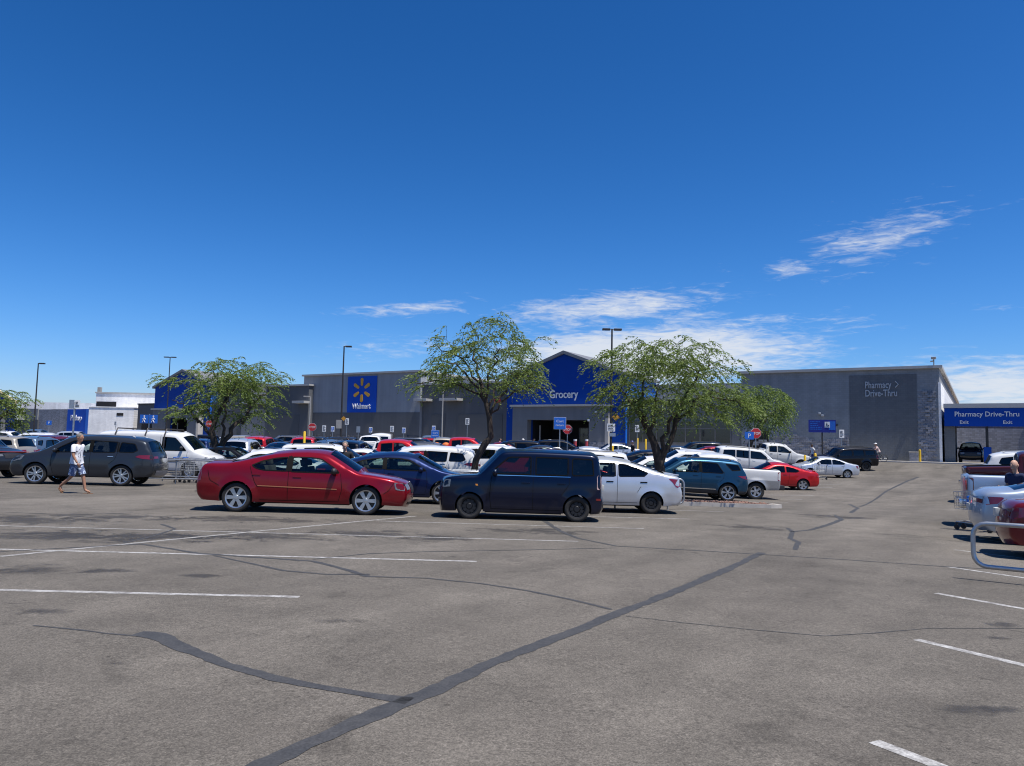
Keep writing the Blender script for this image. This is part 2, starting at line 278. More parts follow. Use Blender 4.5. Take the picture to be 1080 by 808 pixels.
def tube(bm, pts, rad, n=8, closed=False):
    pts = [Vector(p) for p in pts]; k = len(pts); rads = rad if isinstance(rad, (list, tuple)) else [rad]*k; rings = []; up = None
    for i, p in enumerate(pts):
        a = pts[(i-1) % k] if closed or i else p; b = pts[(i+1) % k] if closed or i < k-1 else p
        t = (b-a).normalized()
        if up is None: up = Vector((0, 0, 1)) if abs(t.z) < .9 else Vector((1, 0, 0))
        u = t.cross(up)
        if u.length < 1e-4: u = t.orthogonal()
        u.normalize(); v = u.cross(t); up = v
        rings.append([bm.verts.new(p + (u*math.cos(2*math.pi*j/n) + v*math.sin(2*math.pi*j/n))*rads[i]) for j in range(n)])
    for i in range(k if closed else k-1):
        A, C = rings[i], rings[(i+1) % k]
        for j in range(n): bm.faces.new((A[j], A[(j+1) % n], C[(j+1) % n], C[j]))
    if not closed:
        bm.faces.new(rings[0]); bm.faces.new(rings[-1][::-1])
    return bm
def ball(bm, c, r, seg=10, sc=(1, 1, 1)):
    g = bmesh.ops.create_uvsphere(bm, u_segments=seg, v_segments=max(6, seg*2//3), radius=r)['verts']; bmesh.ops.scale(bm, vec=sc, verts=g); bmesh.ops.translate(bm, vec=c, verts=g); return bm
def copy_tree(o, parent=None):
    c = o.copy(); COL.objects.link(c)
    if parent: c.parent = parent
    for ch in o.children: copy_tree(ch, c)
    return c
def text_mesh(name, body, size, m, parent, M, extrude=.02, width=None, font_off=0.0, align='LEFT'):
    cu = bpy.data.curves.new(name, 'FONT'); cu.body = body; cu.size = size; cu.extrude = extrude; cu.offset = font_off; cu.align_x = align; cu.resolution_u = 3
    t = bpy.data.objects.new(name, cu); COL.objects.link(t); dg = bpy.context.evaluated_depsgraph_get()
    me = bpy.data.meshes.new_from_object(t.evaluated_get(dg)); bpy.data.objects.remove(t); bpy.data.curves.remove(cu)
    v = np.array([q.co[:] for q in me.vertices])
    if width:
        k = width/max(1e-6, np.ptp(v[:, 0])); me.transform(Matrix.Diagonal((k, 1, 1, 1)))
    me.transform(M); me.materials.clear(); return obj(name, me, m, parent)

# ------------------------------------------------------------------ ground
def pq(p, q, dz=0): v = FD*p + NN*q; return Vector((v.x, v.y, lot(p, q) + dz))
def make_ground():
    bm = B(); qs = [-60] + [q*.5 for q in range(-60, 130)] + [float(q) for q in range(65, 112)]; ps = [-260, -160, -110] + list(range(-90, -30, 10)) + list(range(-30, 11)) + list(range(20, 100, 10)) + [120, 200]
    rows = [[bm.verts.new(pq(p, q)) for p in ps] for q in qs]
    for a, b in zip(rows, rows[1:]):
        for j in range(len(ps)-1): bm.faces.new((a[j], a[j+1], b[j+1], b[j]))
    tag(obj('parking_lot', bm, M_ASPH, None, 60), 'grey sealed asphalt lot with tar patched cracks', 'ground', kind='structure')
    bm = B(); v = [bm.verts.new((x, y, z)) for x, y, z in ((-6000, -900, -1.2), (6000, -900, -1.2), (6000, 9000, -1.2), (-6000, 9000, -1.2))]; bm.faces.new(v)
    # higher desert pan around the store, beyond the lot
    g = [bm.verts.new(pq(p, q, -.05)) for p, q in ((-4000, 111), (4000, 111), (4000, 6000), (-4000, 6000))]; bm.faces.new(g)
    for sgn in (-1, 1):
        p0 = -260 if sgn < 0 else 200
        g = [bm.verts.new(pq(p, q, -.05)) for p, q in ((p0, -60), (p0+sgn*3000, -60), (p0+sgn*3000, 111), (p0, 111))]
        if sgn < 0: g.reverse()
        bm.faces.new(g)
    tag(obj('ground', bm, M_DIRT), 'open desert soil beyond the parking lot', 'ground', kind='structure')
make_ground()
def ribbon(bm, pts, widths, dz, seg=.35, jag=0, rnd=None):
    P = [Vector((p[0], p[1], 0)) for p in pts]; ws = widths if isinstance(widths, (list, tuple)) else [widths]*len(P); out = []
    for i in range(len(P)-1):
        n = max(1, int((P[i+1]-P[i]).length/seg))
        for k in range(n): f = k/n; out.append((P[i].lerp(P[i+1], f), ws[i]*(1-f)+ws[i+1]*f))
    out.append((P[-1], ws[-1])); prev = None; wob = ja = jb = 0
    for i, (p, w) in enumerate(out):
        a = out[max(0, i-1)][0]; b = out[min(len(out)-1, i+1)][0]; t = (b-a).normalized(); nr = Vector((-t.y, t.x, 0))
        ja = ja*.72 + (rnd.uniform(-jag, jag)*.6 if rnd else 0); jb = jb*.72 + (rnd.uniform(-jag, jag)*.6 if rnd else 0); l = w/2*(1+ja); r = w/2*(1+jb); wob = (wob*.8 + rnd.uniform(-1, 1)*.25) if rnd else 0; off = nr*wob*.011*(1 if jag < .5 else .9)
        A = p+nr*l+off; C = p-nr*r+off; A.z = gz(A.x, A.y)+dz; C.z = gz(C.x, C.y)+dz; cur = (bm.verts.new(A), bm.verts.new(C))
        if prev: bm.faces.new((prev[0], prev[1], cur[1], cur[0]))
        prev = cur
def g2(*p): v = ground(*p); return (v.x, v.y)
rl = random.Random(5)
def lines():
    bm = B()
    for k in range(0, 12):       # stall stripes left of the aisle: two facing rows run across the view
        pass
    e0 = Vector((-2.21, 8.21, 0)); st = Vector((1.75, 3.02, 0)); 
    spec = [(-1, M_LINE, 9, .10), (0, M_LINE, 5.0, .10), (1, M_LINE, 8.5, .10), (2, M_FAINT, 10.6, .10), (3, M_FAINT, 6, .10), (4, M_FAINT, 6, .10), (5, M_FAINT, 6, .10), (6, M_FAINT, 6, .1), (7, M_FAINT, 6, .1), (8, M_FAINT, 6, .1), (9, M_LINE, 6, .1), (10, M_LINE, 6, .1), (11, M_LINE, 6, .1), (12, M_LINE, 6, .1), (13, M_LINE, 6, .1)]
    for k, m, ln, w in spec:
        e = e0 + st*k; b = B(); ribbon(b, [(e.x, e.y), (e.x-ln, e.y-ln*.028)], w, .0020)
        tag(obj('parking_line', b, m), 'white stall stripe painted on the asphalt left of the aisle', 'parking line', 'stall stripes on the left of the aisle', 'structure')
    b = B(); ribbon(b, [g2(438, 544.5), g2(0, 587)], .11, .0023); tag(obj('parking_line', b, M_FAINT), 'long faded stripe running askew to the stall ends', 'parking line', kind='structure')
    e0 = Vector((2.12, 4.5, 0)); st = Vector((1.62, 2.58, 0))
    for k in range(-1, 22):
        e = e0 + st*k; b = B(); d = Vector((.49, -.872, 0)); m = M_LINE if k < 6 else M_FAINT; ribbon(b, [(e.x, e.y), (e.x+d.x*5.5, e.y+d.y*5.5)], .10, .0020)
        tag(obj('parking_line', b, m), 'angled white stall stripe painted right of the aisle', 'parking line', 'angled stall stripes right of the aisle', 'structure')
lines()
def cracks():
    C = [([(268, 812), (330, 782), (400, 752), (430, 738), (470, 722), (540, 690), (600, 668), (650, 648), (700, 628), (760, 604), (785, 592), (803, 583)], [.13, .12, .14, .16, .15, .13, .12, .13, .14, .15, .13, .16]),
         ([(145, 668), (165, 670), (200, 686), (240, 702), (290, 716), (350, 727), (400, 735), (432, 740)], [.16, .17, .14, .13, .12, .11, .1, .12]),
         ([(645, 643), (600, 632), (555, 623), (510, 616), (450, 610), (385, 608)], [.06, .06, .05, .05, .05, .06]),
         ([(0, 582), (90, 577), (150, 574), (210, 584), (270, 588), (330, 592), (370, 602), (387, 608)], [.05, .06, .08, .09, .09, .09, .1, .1]),
         ([(225, 586), (300, 602), (345, 606), (390, 606)], [.05, .06, .06, .07]),
         ([(330, 590), (390, 584), (450, 582), (560, 580), (650, 578)], .045),
         ([(575, 550), (590, 560), (610, 568), (650, 576), (720, 580), (805, 585), (900, 591), (1000, 598), (1085, 602)], [.13, .11, .09, .07, .06, .06, .06, .06, .06]),
         ([(830, 557), (836, 561), (833, 568), (842, 572), (838, 580)], [.08, .09, .11, .12, .08]),
         ([(834, 561), (855, 559), (875, 553), (888, 548), (880, 543)], [.12, .12, .14, .14, .08]),
         ([(897, 541), (905, 536), (896, 532)], .13), ([(905, 535), (935, 518), (958, 507), (968, 503)], [.08, .13, .18, .2]),
         ([(130, 573), (160, 566), (185, 558), (170, 553)], .06), ([(0, 540), (70, 543), (140, 541)], .05)]
    for pts, w in C:
        b = B(); ribbon(b, [g2(*p) for p in pts], w, .0030, .07, .30, rl); tag(obj('tar_seam', b, M_TAR), 'black tar sealed over a crack in the asphalt', 'tar seam', 'tar sealed cracks across the lot', 'structure')
    T = [([(660, 650), (720, 657), (790, 664), (870, 671), (920, 668), (980, 663), (1090, 663)], .016), ([(35, 660), (80, 664), (110, 668), (145, 671)], .022), ([(880, 559), (960, 566), (1020, 572)], .02)]
    for pts, w in T:
        b = B(); ribbon(b, [g2(*p) for p in pts], w, .0026, .05, .7, rl); tag(obj('asphalt_crack', b, M_TAR), 'hairline crack running through the open asphalt', 'crack', 'hairline cracks in the lot', 'structure')
    for px, py, a, c in [(1018, 749, .16, .10), (1060, 749, .13, .08), (1050, 659, .2, .13), (1053, 673, .13, .07), (60, 565, 2.3, .75), (160, 566, 1.7, .6), (275, 565, 1.2, .8), (390, 563, 1.0, .6), (270, 548, 1.6, .7), (790, 556, .8, .6), (560, 560, 1.1, .6), (35, 600, .6, .3), (110, 602, .3, .16), (215, 607, .26, .14), (485, 735, .08, .04), (20, 548, 1.8, .8), (130, 545, 1.5, .7), (470, 568, .9, .5), (880, 545, 1.0, .7), (40, 645, .25, .12), (120, 700, .1, .06), (360, 655, .2, .12)]:
        p = ground(px, py); b = B(); vs = [(lambda x, y: b.verts.new((x, y, gz(x, y)+.0015)))(p.x+a*1.35*math.cos(2*math.pi*k/24), p.y+c*1.35*math.sin(2*math.pi*k/24)) for k in range(24)]
        f = b.faces.new(vs); bmesh.ops.poke(b, faces=[f])
        for v in b.verts: v.co.z = gz(v.co.x, v.co.y)+.0015
        tag(obj('oil_stain', b, M_SOFT), 'dark oil stain soaked into the asphalt', 'stain', 'oil stains on the lot', 'structure')
cracks()
def walkway():
    bm = B(); q0, q1 = 77.2, 80.6
    for p in range(-160, 70, 3):
        a = [pq(p, q0), pq(p+2.985, q0), pq(p+2.985, q1), pq(p, q1)]; lo = [bm.verts.new((v.x, v.y, .2)) for v in a]; hi = [bm.verts.new((v.x, v.y, .66)) for v in a]
        bm.faces.new(hi)
        for i in range(4): bm.faces.new((lo[i], lo[(i+1) % 4], hi[(i+1) % 4], hi[i]))
    tag(obj('sidewalk', bm, M_CONC), 'pale concrete walk along the foot of the store', 'sidewalk', kind='structure')
walkway()
def island(name, pts, h, label):
    bm = B(); top = [Vector((x, y, gz(x, y)+h)) for x, y in pts]; c = sum(top, Vector())/len(top); inn = [c+(v-c)*(1-.16/max(.5, (v-c).length)) for v in top]
    lo = [bm.verts.new((v.x, v.y, v.z-h-.1)) for v in top]; hi = [bm.verts.new(v) for v in top]; ii = [bm.verts.new(v) for v in inn]; n = len(pts)
    for i in range(n):
        j = (i+1) % n; bm.faces.new((lo[i], lo[j], hi[j], hi[i])); bm.faces.new((hi[i], hi[j], ii[j], ii[i]))
    k = tag(obj(name, bm, M_CONC), label, 'kerb', kind='structure')
    bm = B(); vs = [bm.verts.new(v-Vector((0, 0, .02))) for v in inn]; f = bm.faces.new(vs); bmesh.ops.poke(bm, faces=[f])
    rr = random.Random(3); b2 = bm
    for _ in range(260):
        u, t = rr.random(), rr.random(); a = inn[rr.randrange(n)]; d = inn[rr.randrange(n)]; p = c.lerp(a.lerp(d, t), math.sqrt(u)*.97)
        r = rr.uniform(.02, .06); g = bmesh.ops.create_icosphere(b2, subdivisions=1, radius=r)['verts']; bmesh.ops.scale(b2, vec=(1, rr.uniform(.6, 1), .6), verts=g); bmesh.ops.translate(b2, vec=p, verts=g)
    tag(obj('gravel', bm, M_GRAVEL), 'reddish gravel filling the kerbed tree island', 'gravel', kind='stuff')
island('kerb', [(3.9, 25.9), (6.4, 26.05), (9.0, 26.3), (9.5, 26.7), (9.4, 27.4), (8.8, 28.1), (6.5, 28.2), (4.2, 28.0)], .13, 'concrete kerb ringing the gravel island under the right tree')

# ------------------------------------------------------------------ the store (local x runs along the front, y goes back)
RZ = math.atan2(FD.y, FD.x); TXT = Matrix(((1, 0, 0, 0), (0, 0, -1, 0), (0, 1, 0, 0), (0, 0, 0, 1)))
def tm(s, w, z): return Matrix.Translation((s, w, z)) @ TXT
def prism(bm, pts, w0, w1):
    f = [bm.verts.new((s, w0, z)) for s, z in pts]; k = [bm.verts.new((s, w1, z)) for s, z in pts]; n = len(pts)
    bm.faces.new(f); bm.faces.new(k[::-1])
    for i in range(n): bm.faces.new((f[(i+1) % n], f[i], k[i], k[(i+1) % n]))
    return bm
def make_store():
    T = empty('store', FO, RZ, 'long low grey and blue superstore across the far side of the lot', 'store')
    def wall(m, s0, s1, w0, z1, w1=40, z0=.2, name='wall'): return obj(name, box(B(), s0, s1, w0, w1, z0, z1), m, T)
    def coping(s0, s1, w0, w1, z, h=.25, o=.22, m=B_COPING, parent=None):
        return obj('coping', box(B(), s0-o, s1+o, w0-o, w1+o, z+.003, z+h), m, parent or T)
    # right hand tall block
    a = wall(B_MID, 28.42, 46.6, 0, 9.33, 60); coping(28.42, 46.6, 0, 60, 9.33, .26, .28, B_COPING, a)
    obj('wall_panel', box(B(), 38.9, 44.75, -.035, .01, .66, 8.85), B_DARKP, a)
    # sunlit white side wall below the gutter line, and its edge pier
    obj('side_wall', box(B(), 46.5, 46.72, -.03, 59.9, .2, 8.0), B_WHITE, a)
    rs = random.Random(11)
    def stone(s0, s1, z1f, dens=1.0, wf=0.0):
        bm = B(); z = .66; row = 0
        while z < 9:
            s = s0 + (.2 if row % 2 else 0)
            while s < s1-.1:
                if z+.2 < z1f(s):
                    d = rs.choice([.015, .015, .03, .05, .10, .15]); box(bm, s+.006, min(s+.40, s1)-.006, wf-d, wf+.02, z+.004, z+.2-.004)
                s += .4
            z += .2; row += 1
        return bm
    obj('stone_cladding', stone(44.8, 46.3, lambda s: 7.4), B_STONE, a)
    obj('stone_cladding', stone(28.6, 38.8, lambda s: 2.9+.3*math.sin(s)), B_STONE, a)
    for t, z, w in (('Pharmacy', 7.58, 2.28), ('Drive-Thru', 6.78, 2.75)): text_mesh('sign_lettering', t, .92, B_TEXTG, a, tm(40.3, -.06, z), .03, w, .012)
    bm = B(); tube(bm, [(42.95, -.08, 8.2), (43.2, -.08, 7.9), (42.95, -.08, 7.6)], .05, 6); obj('sign_arrow', bm, B_TEXTG, a)
    bm = B(); tube(bm, [(46.2, -.1, 9.6), (46.2, -.1, 10.2)], .05); box(bm, 46.0, 46.4, -.55, -.1, 10.15, 10.35, .04); tube(bm, [(46.2, -.1, 10.0), (45.95, -.3, 9.95)], .06); obj('security_camera', bm, M_PALEPOLE, a)
    for s, z in ((36.05, 5.05), (36.3, 4.85), (37.6, 3.9)): obj('wall_lamp', box(B(), s, s+.22, -.2, 0, z, z+.2, .03), B_TEXTG if z > 4 else M_BLACK, a)
    obj('door', box(B(), 29.6, 31.2, -.03, .01, .66, 3.4), B_INK, a)
    # grey block with the shop window
    b = wall(B_PORT, 15.35, 28.4, .35, 6.75, 9.5); coping(15.36, 28.2, .35, 9.3, 6.75, .28, .2, B_COPING, b)
    wall(B_MID, 15.35, 28.4, 9.6, 9.2, 30)
    wn = obj('window', box(B(), 15.7, 27.2, .31, .36, 2.0, 4.3), B_GLASS, b)
    bm = B(); n = 7
    for i in range(n+1): s = 15.7+(27.2-15.7)*i/n; box(bm, s-.05, s+.05, .24, .308, 2.0, 4.3)
    for z in (1.98, 3.55, 4.3): box(bm, 15.65, 27.25, .25, .3, z-.045, z+.045)
    obj('window_frame', bm, B_FRAME, wn)
    # gabled entrances
    def gable(s0, s1, ze, za, name_txt, p0, p1, o0, o1, zo, stone_right):
        mid = (s0+s1)/2; pts = [(s0, .2), (o0, .2), (o0, zo), (o1, zo), (o1, .2), (s1, .2), (s1, ze), (mid, za), (s0, ze)]
        g = obj('gable_front', prism(B(), pts, 0, .35), B_BLUE, T)
        obj('gable_side', box(B(), s1-.3, s1+.012, .36, 9.4, .2, ze), B_BLUE_SUN, g); obj('gable_side', box(B(), s0-.012, s0+.3, .36, 9.4, .2, ze), B_BLUE, g)  # right side lightened to look sunlit, left keeps the plain blue
        obj('corner_trim', box(B(), s1-.05, s1+.1, -.05, .2, 1.8, ze), B_BLUE_SUN, g)
        bm = B(); k = (za-ze)/(mid-s0); o = .45
        for sg in (-1, 1):
            e = mid+sg*(mid-s0+o); zz = ze-k*o
            f = [(e, zz), (mid, za), (mid, za+.38), (e, zz+.38)] if sg < 0 else [(mid, za), (e, zz), (e, zz+.38), (mid, za+.38)]
            prism(bm, f, -.32, 9.6)
        obj('roof', bm, B_ROOF, g)
        # portico with its opening and the dark lobby behind
        pw = -1.0; zt = 6.0
        obj('portico', prism(B(), [(p0, .2), (o0, .2), (o0, zo), (o1, zo), (o1, .2), (p1, .2), (p1, zt), (p0, zt)], pw, -.004), B_PORT, g)
        obj('coping', box(B(), p0-.3, p1+.3, pw-.25, -.006, zt+.003, zt+.24), B_COPING, g)
        obj('pier_cap', box(B(), p1-.35, p1+.06, pw-.06, -.1, .2, 4.6), B_CREAM, g)
        bm = B(); box(bm, o0-.2, o1+.2, 5.2, 5.4, .2, zo+.2); box(bm, o0-.2, o0-.003, .36, 5.19, .2, zo+.2); box(bm, o1+.003, o1+.2, .36, 5.19, .2, zo+.2); box(bm, o0-.2, o1+.2, .36, 5.19, zo+.01, zo+.3); obj('lobby', bm, B_INK, g)
        d = obj('entrance_door', box(B(), o1-4.2, o1-.4, 5.05, 5.12, .66, 3.6), B_GLASS, g); bm = B()
        for s in (o1-4.2, o1-3.0, o1-1.7, o1-.4): box(bm, s-.05, s+.05, 4.96, 5.04, .66, 3.6)
        for z in (2.75, 3.6): box(bm, o1-4.2, o1-.4, 4.97, 5.03, z-.05, z+.05)
        obj('door_frame', bm, B_FRAME, d)
        obj('sign_post', box(B(), o0+.7, o0+.85, .8, .9, .66, 3.8), M_PALEPOLE, g)
        bm = stone(s1-1.7, s1, lambda s: 1.95); obj('stone_cladding', bm, B_STONE, g); obj('stone_cladding', stone(p0, o0, lambda s: 1.9, 1, pw), B_STONE, g); obj('stone_cladding', stone(o1, p1, lambda s: 1.9, 1, pw), B_STONE, g)
        obj('wall_lamp', box(B(), p1-1.6, p1-1.35, pw-.22, pw, 5.2, 5.45, .03), B_TEXT, g); obj('wall_lamp', box(B(), o1-.1, o1+.15, pw-.2, pw, 4.25, 4.5, .03), B_TEXT, g)
        if name_txt: text_mesh('sign_lettering', name_txt, 1.35, B_TEXT, g, tm(5.4, -.07, 7.08), .05, 3.85, .012)
        return g
    gable(-.7, 15.35, 9.45, 12.4, 'Grocery', .8, 13.6, 2.9, 11.2, 4.42, 1)
    gable(-74, -58.6, 9.95, 12.6, None, -72.8, -60.2, -69.1, -63.1, 4.6, 1)
    # dark block between the tall sign wall and the grocery gable
    c = wall(B_DARK, -14.5, -.75, .5, 9.15); coping(-14.4, -.9, .5, 39, 9.15, .25, .2, B_COPING, c)
    for s0, s1 in ((-12.9, -10.6), (-8.4, -1.6)): obj('wall_panel', box(B(), s0, s1, .455, .51, .66, 5.2), mat('charcoal_recess', (.078, .083, .09), .85, 0, .05, .5), c)
    obj('red_wall_sign', box(B(), -2.9, -1.9, .42, .505, 6.6, 7.1), M_REDSIGN, c)
    for s0, s1 in ((-14.9, -12.75), (-10.6, -7.7)): obj('awning', box(B(), s0, s1, -1.0, .49, 6.9, 7.22, .02), B_COPING, c)
    # tall light block with the big blue sign
    d = wall(B_LIGHT, -36.9, -14.52, 0, 10.9); coping(-36.9, -14.55, 0, 39, 10.9, .26, .25, B_COPING, d)
    obj('wall_base', box(B(), -34.7, -14.53, -.04, .01, .2, 5.44), B_DARK, d); obj('stone_cladding', stone(-34.6, -14.6, lambda s: 2.3, 1, -.04), mat('charcoal_stone', (.1, .102, .11), .9, 0, .25, 3, .4), d)
    sg = obj('sign_panel', box(B(), -27.8, -22.3, -.1, .01, 5.44, 10.6), B_SIGN, d)
    bm = B()
    for k in range(6):
        t = math.pi/2 + k*math.pi/3; cx, cz = -25.03, 8.62; r0, r1 = .62, 1.72; u = Vector((math.cos(t), math.sin(t))); v = Vector((-u.y, u.x)); pts = []
        for q in range(9): an = math.pi*q/8-math.pi/2; pts.append(u*(r1-.22+.22*math.cos(an)) + v*.25*math.sin(an))
        for q in range(9): an = math.pi*q/8+math.pi/2; pts.append(u*(r0+.17+.17*math.cos(an)) + v*.19*math.sin(an))
        prism(bm, [(cx+p.x, cz+p.y) for p in pts], -.17, -.102)
    bmesh.ops.recalc_face_normals(bm, faces=bm.faces); obj('spark_emblem', bm, B_SPARK, sg)
    text_mesh('sign_lettering', 'Walmart', 1.05, B_TEXT, sg, tm(-26.75, -.14, 5.98), .035, 3.5, .02)
    # dark block left of the sign wall, then paler sections
    e = wall(B_DARK, -44.1, -34.8, -.9, 9.4); coping(-44.0, -34.8, -.9, 39, 9.4, .25, .2, B_COPING, e)
    obj('wall_panel', box(B(), -43.2, -36.6, -.945, -.89, .66, 5.1), mat('charcoal_recess', (.078, .083, .09), .85), e); obj('awning', box(B(), -36.9, -34.4, -2.2, -.905, 6.75, 7.1, .02), B_COPING, e)
    f = wall(B_DARK, -58.5, -44.15, .3, 7.2); f2 = wall(B_CREAM, -51, -44.15, .6, 8.4); coping(-51, -44.2, .6, 38, 8.4, .2, .15, B_COPING, f2)
    obj('wall_panel', box(B(), -51.0, -44.16, .25, .31, .2, 6.1), B_GREYL, f); obj('awning', box(B(), -50.4, -44.2, -.8, .29, 6.85, 7.12, .02), B_COPING, f)
    wall(B_DARK, -58.4, -51.2, 1.2, 10.6); 
    # left wing: dark lobby, white block, garden wing with the blue sign
    h = wall(B_DARK, -79.6, -74.05, .5, 7.05); obj('door', box(B(), -78.2, -75.2, .46, .51, .66, 3.6), B_INK, h); coping(-79.5, -74.2, .5, 20, 7.05, .2, .15, M_BLACK, h)
    j = wall(B_STONE, -119, -94.05, .4, 6.35); obj('sign_panel', box(B(), -102.5, -95.9, .25, .41, .2, 6.3), B_SIGN, j); obj('sign_return', box(B(), -95.89, -94.06, .2, .41, .2, 6.32), B_BLUE_SUN, j)  # return strip painted lighter for the sun on the sign's side
    text_mesh('sign_lettering', 'Pickup', 1.5, B_TEXT, j, tm(-101.2, .2, 4.15), .04, 3.9, .02)
    obj('wall_panel', box(B(), -118.9, -113.6, .2, .41, 4.25, 6.5), B_GREYL, j); obj('canopy_opening', box(B(), -122.4, -113.2, .1, .42, .2, 4.2), B_DARK, j)
    k = obj('gable_front', prism(B(), [(-150, .2), (-121.4, .2), (-121.4, 7.8), (-135.5, 12.4), (-150, 7.8)], -.6, -.25), B_BLUE, T)
    bm = B(); prism(bm, [(-135.5, 12.4), (-120.6, 7.54), (-120.6, 7.95), (-135.5, 12.82)], -1, -.3); prism(bm, [(-150.8, 7.54), (-135.5, 12.4), (-135.5, 12.82), (-150.8, 7.95)], -1, -.3); obj('roof', bm, mat('sandy_fascia', (.55, .45, .28), .7), k)
    obj('portico', box(B(), -146, -124.3, -1.6, -.61, .2, 6.1), B_PORT, k)
    return T
make_store()
def make_wing():
    T = empty('garden_wing', (0, 138, 0), 0, 'white painted block wing stepping back at the left end of the store', 'store wing')
    a = obj('wall', box(B(), -76.8, -68.6, 0, 30, .2, 6.45), B_WHITE, T); obj('coping', box(B(), -76.9, -68.5, -.1, 30, 6.453, 6.6), B_WHITE, a)
    b = obj('wall', box(B(), -80.6, -66.0, 9, 40, .2, 9.5), B_WHITE, T); obj('coping', box(B(), -80.75, -65.8, 8.85, 40, 9.503, 9.75), B_COPING, b)
    obj('louvre', box(B(), -80.4, -76.6, 8.9, 9.01, 6.9, 7.9), B_INK, b); obj('wall_vent', box(B(), -71.7, -70.5, -.06, .01, 5.0, 5.5), B_INK, a); obj('vent_stack', box(B(), -80.7, -80.1, 9.5, 10.1, 9.76, 10.7), M_PALEPOLE, b)
    c = obj('wall', box(B(), -107.3, -92.0, 28, 50, .2, 8.3), B_WHITE, T)
make_wing()
def make_drive_through():
    T = empty('drive_through_canopy', FO, RZ, 'blue pharmacy canopy over the drive lanes at the right end of the store', 'canopy')
    obj('fascia', box(B(), 46.95, 62, -.3, 7, 3.95, 5.6), B_CANOPY, T); obj('coping', box(B(), 46.9, 62.2, -.45, 7.1, 5.603, 6.0), B_COPING, T)
    text_mesh('sign_lettering', 'Pharmacy Drive-Thru', .62, B_TEXT, T, tm(47.75, -.33, 4.84), .03, 4.9, .008)
    for s in (48.15, 51.45): text_mesh('sign_lettering', 'Exit', .42, B_TEXT, T, tm(s, -.33, 4.18), .02, .68, .006)
    obj('pier', box(B(), 46.9, 47.75, .3, 6.5, .3, 3.95), B_DARKP, T)
    for s, w in ((50.15, .1), (57.5, .1), (50.15, 6.3), (57.5, 6.3)): obj('column', box(B(), s, s+.2, w, w+.2, .3, 3.95), M_BLACK, T)
    obj('pump_box', box(B(), 49.95, 50.55, -.05, .55, .66, 2.1, .03), B_BLUE, T)
    obj('kerb_island', box(B(), 49.7, 50.8, -.4, 6.8, .3, .72, .03), M_CONC, T)
    W2 = empty('screen_wall', FO, RZ, 'grey block screen wall seen under the blue pharmacy canopy', 'wall')
    obj('wall', box(B(), 47.5, 54.0, 16.0, 16.3, .3, 5.2), B_STONE, W2); obj('wall_post', box(B(), 54.01, 54.35, 15.9, 16.4, .3, 5.4), B_WHITE, W2); obj('wall_post', box(B(), 54.9, 55.3, 15.9, 16.4, .3, 5.0), B_WHITE, W2)
    obj('wall', box(B(), 57.5, 80, 30, 30.3, .3, 2.9), B_STONE, W2)
    T2 = empty('pipe_gate', fac(59.0, 17, .55), RZ, 'white pipe utility frame beyond the pharmacy lanes', 'frame'); bm = B(); tube(bm, [(0, 0, 0), (0, 0, 2.6), (1.6, 0, 2.6), (1.6, 0, 0)], .09); obj('pipe_frame', bm, M_WHITE, T2); obj('cabinet', box(B(), .3, 1.4, -.1, .3, .02, 1.4), M_WHITE, T2)
make_drive_through()

# ------------------------------------------------------------------ vehicles
def chaikin(P, it=2):
    P = [np.array(p, float) for p in P]
    for f in (.17, .25):
        Q = [P[0]]
        for a, b in zip(P, P[1:]): Q += [a*(1-f)+b*f, a*f+b*(1-f)]
        Q.append(P[-1]); P = Q
    return np.array(P)
def resample(P, step, closed=False):
    P = np.array(P, float)
    if closed: P = np.vstack([P, P[:1]])
    d = np.r_[0, np.cumsum(np.hypot(*np.diff(P, axis=0).T))]; n = max(2, int(round(d[-1]/step)))
    t = np.linspace(0, d[-1], n+1); Q = np.c_[np.interp(t, d, P[:, 0]), np.interp(t, d, P[:, 1])]
    return Q[:-1] if closed else Q
def dense(w, step):
    out = []
    for a, b in zip(w, w[1:]+w[:1]):
        n = max(1, round(math.dist(a, b)/step)); out += [(a[0]+(b[0]-a[0])*k/n, a[1]+(b[1]-a[1])*k/n) for k in range(n)]
    return np.array(out)
def inside(P, poly):
    x, y = P[:, 0], P[:, 1]; r = np.zeros(len(P), bool); n = len(poly)
    for i in range(n):
        (x0, y0), (x1, y1) = poly[i], poly[i-1]
        if y0 == y1: continue
        c = (y0 > y) != (y1 > y); r ^= c & (x < (x1-x0)*(y-y0)/(y1-y0)+x0)
    return r
def dist(P, line):
    a, b = line[:-1], line[1:]; d = b-a; L2 = (d**2).sum(1)+1e-12
    t = np.clip(((P[:, None]-a)*d).sum(2)/L2, 0, 1); return np.sqrt((((a+t[..., None]*d)-P[:, None])**2).sum(2)).min(1)
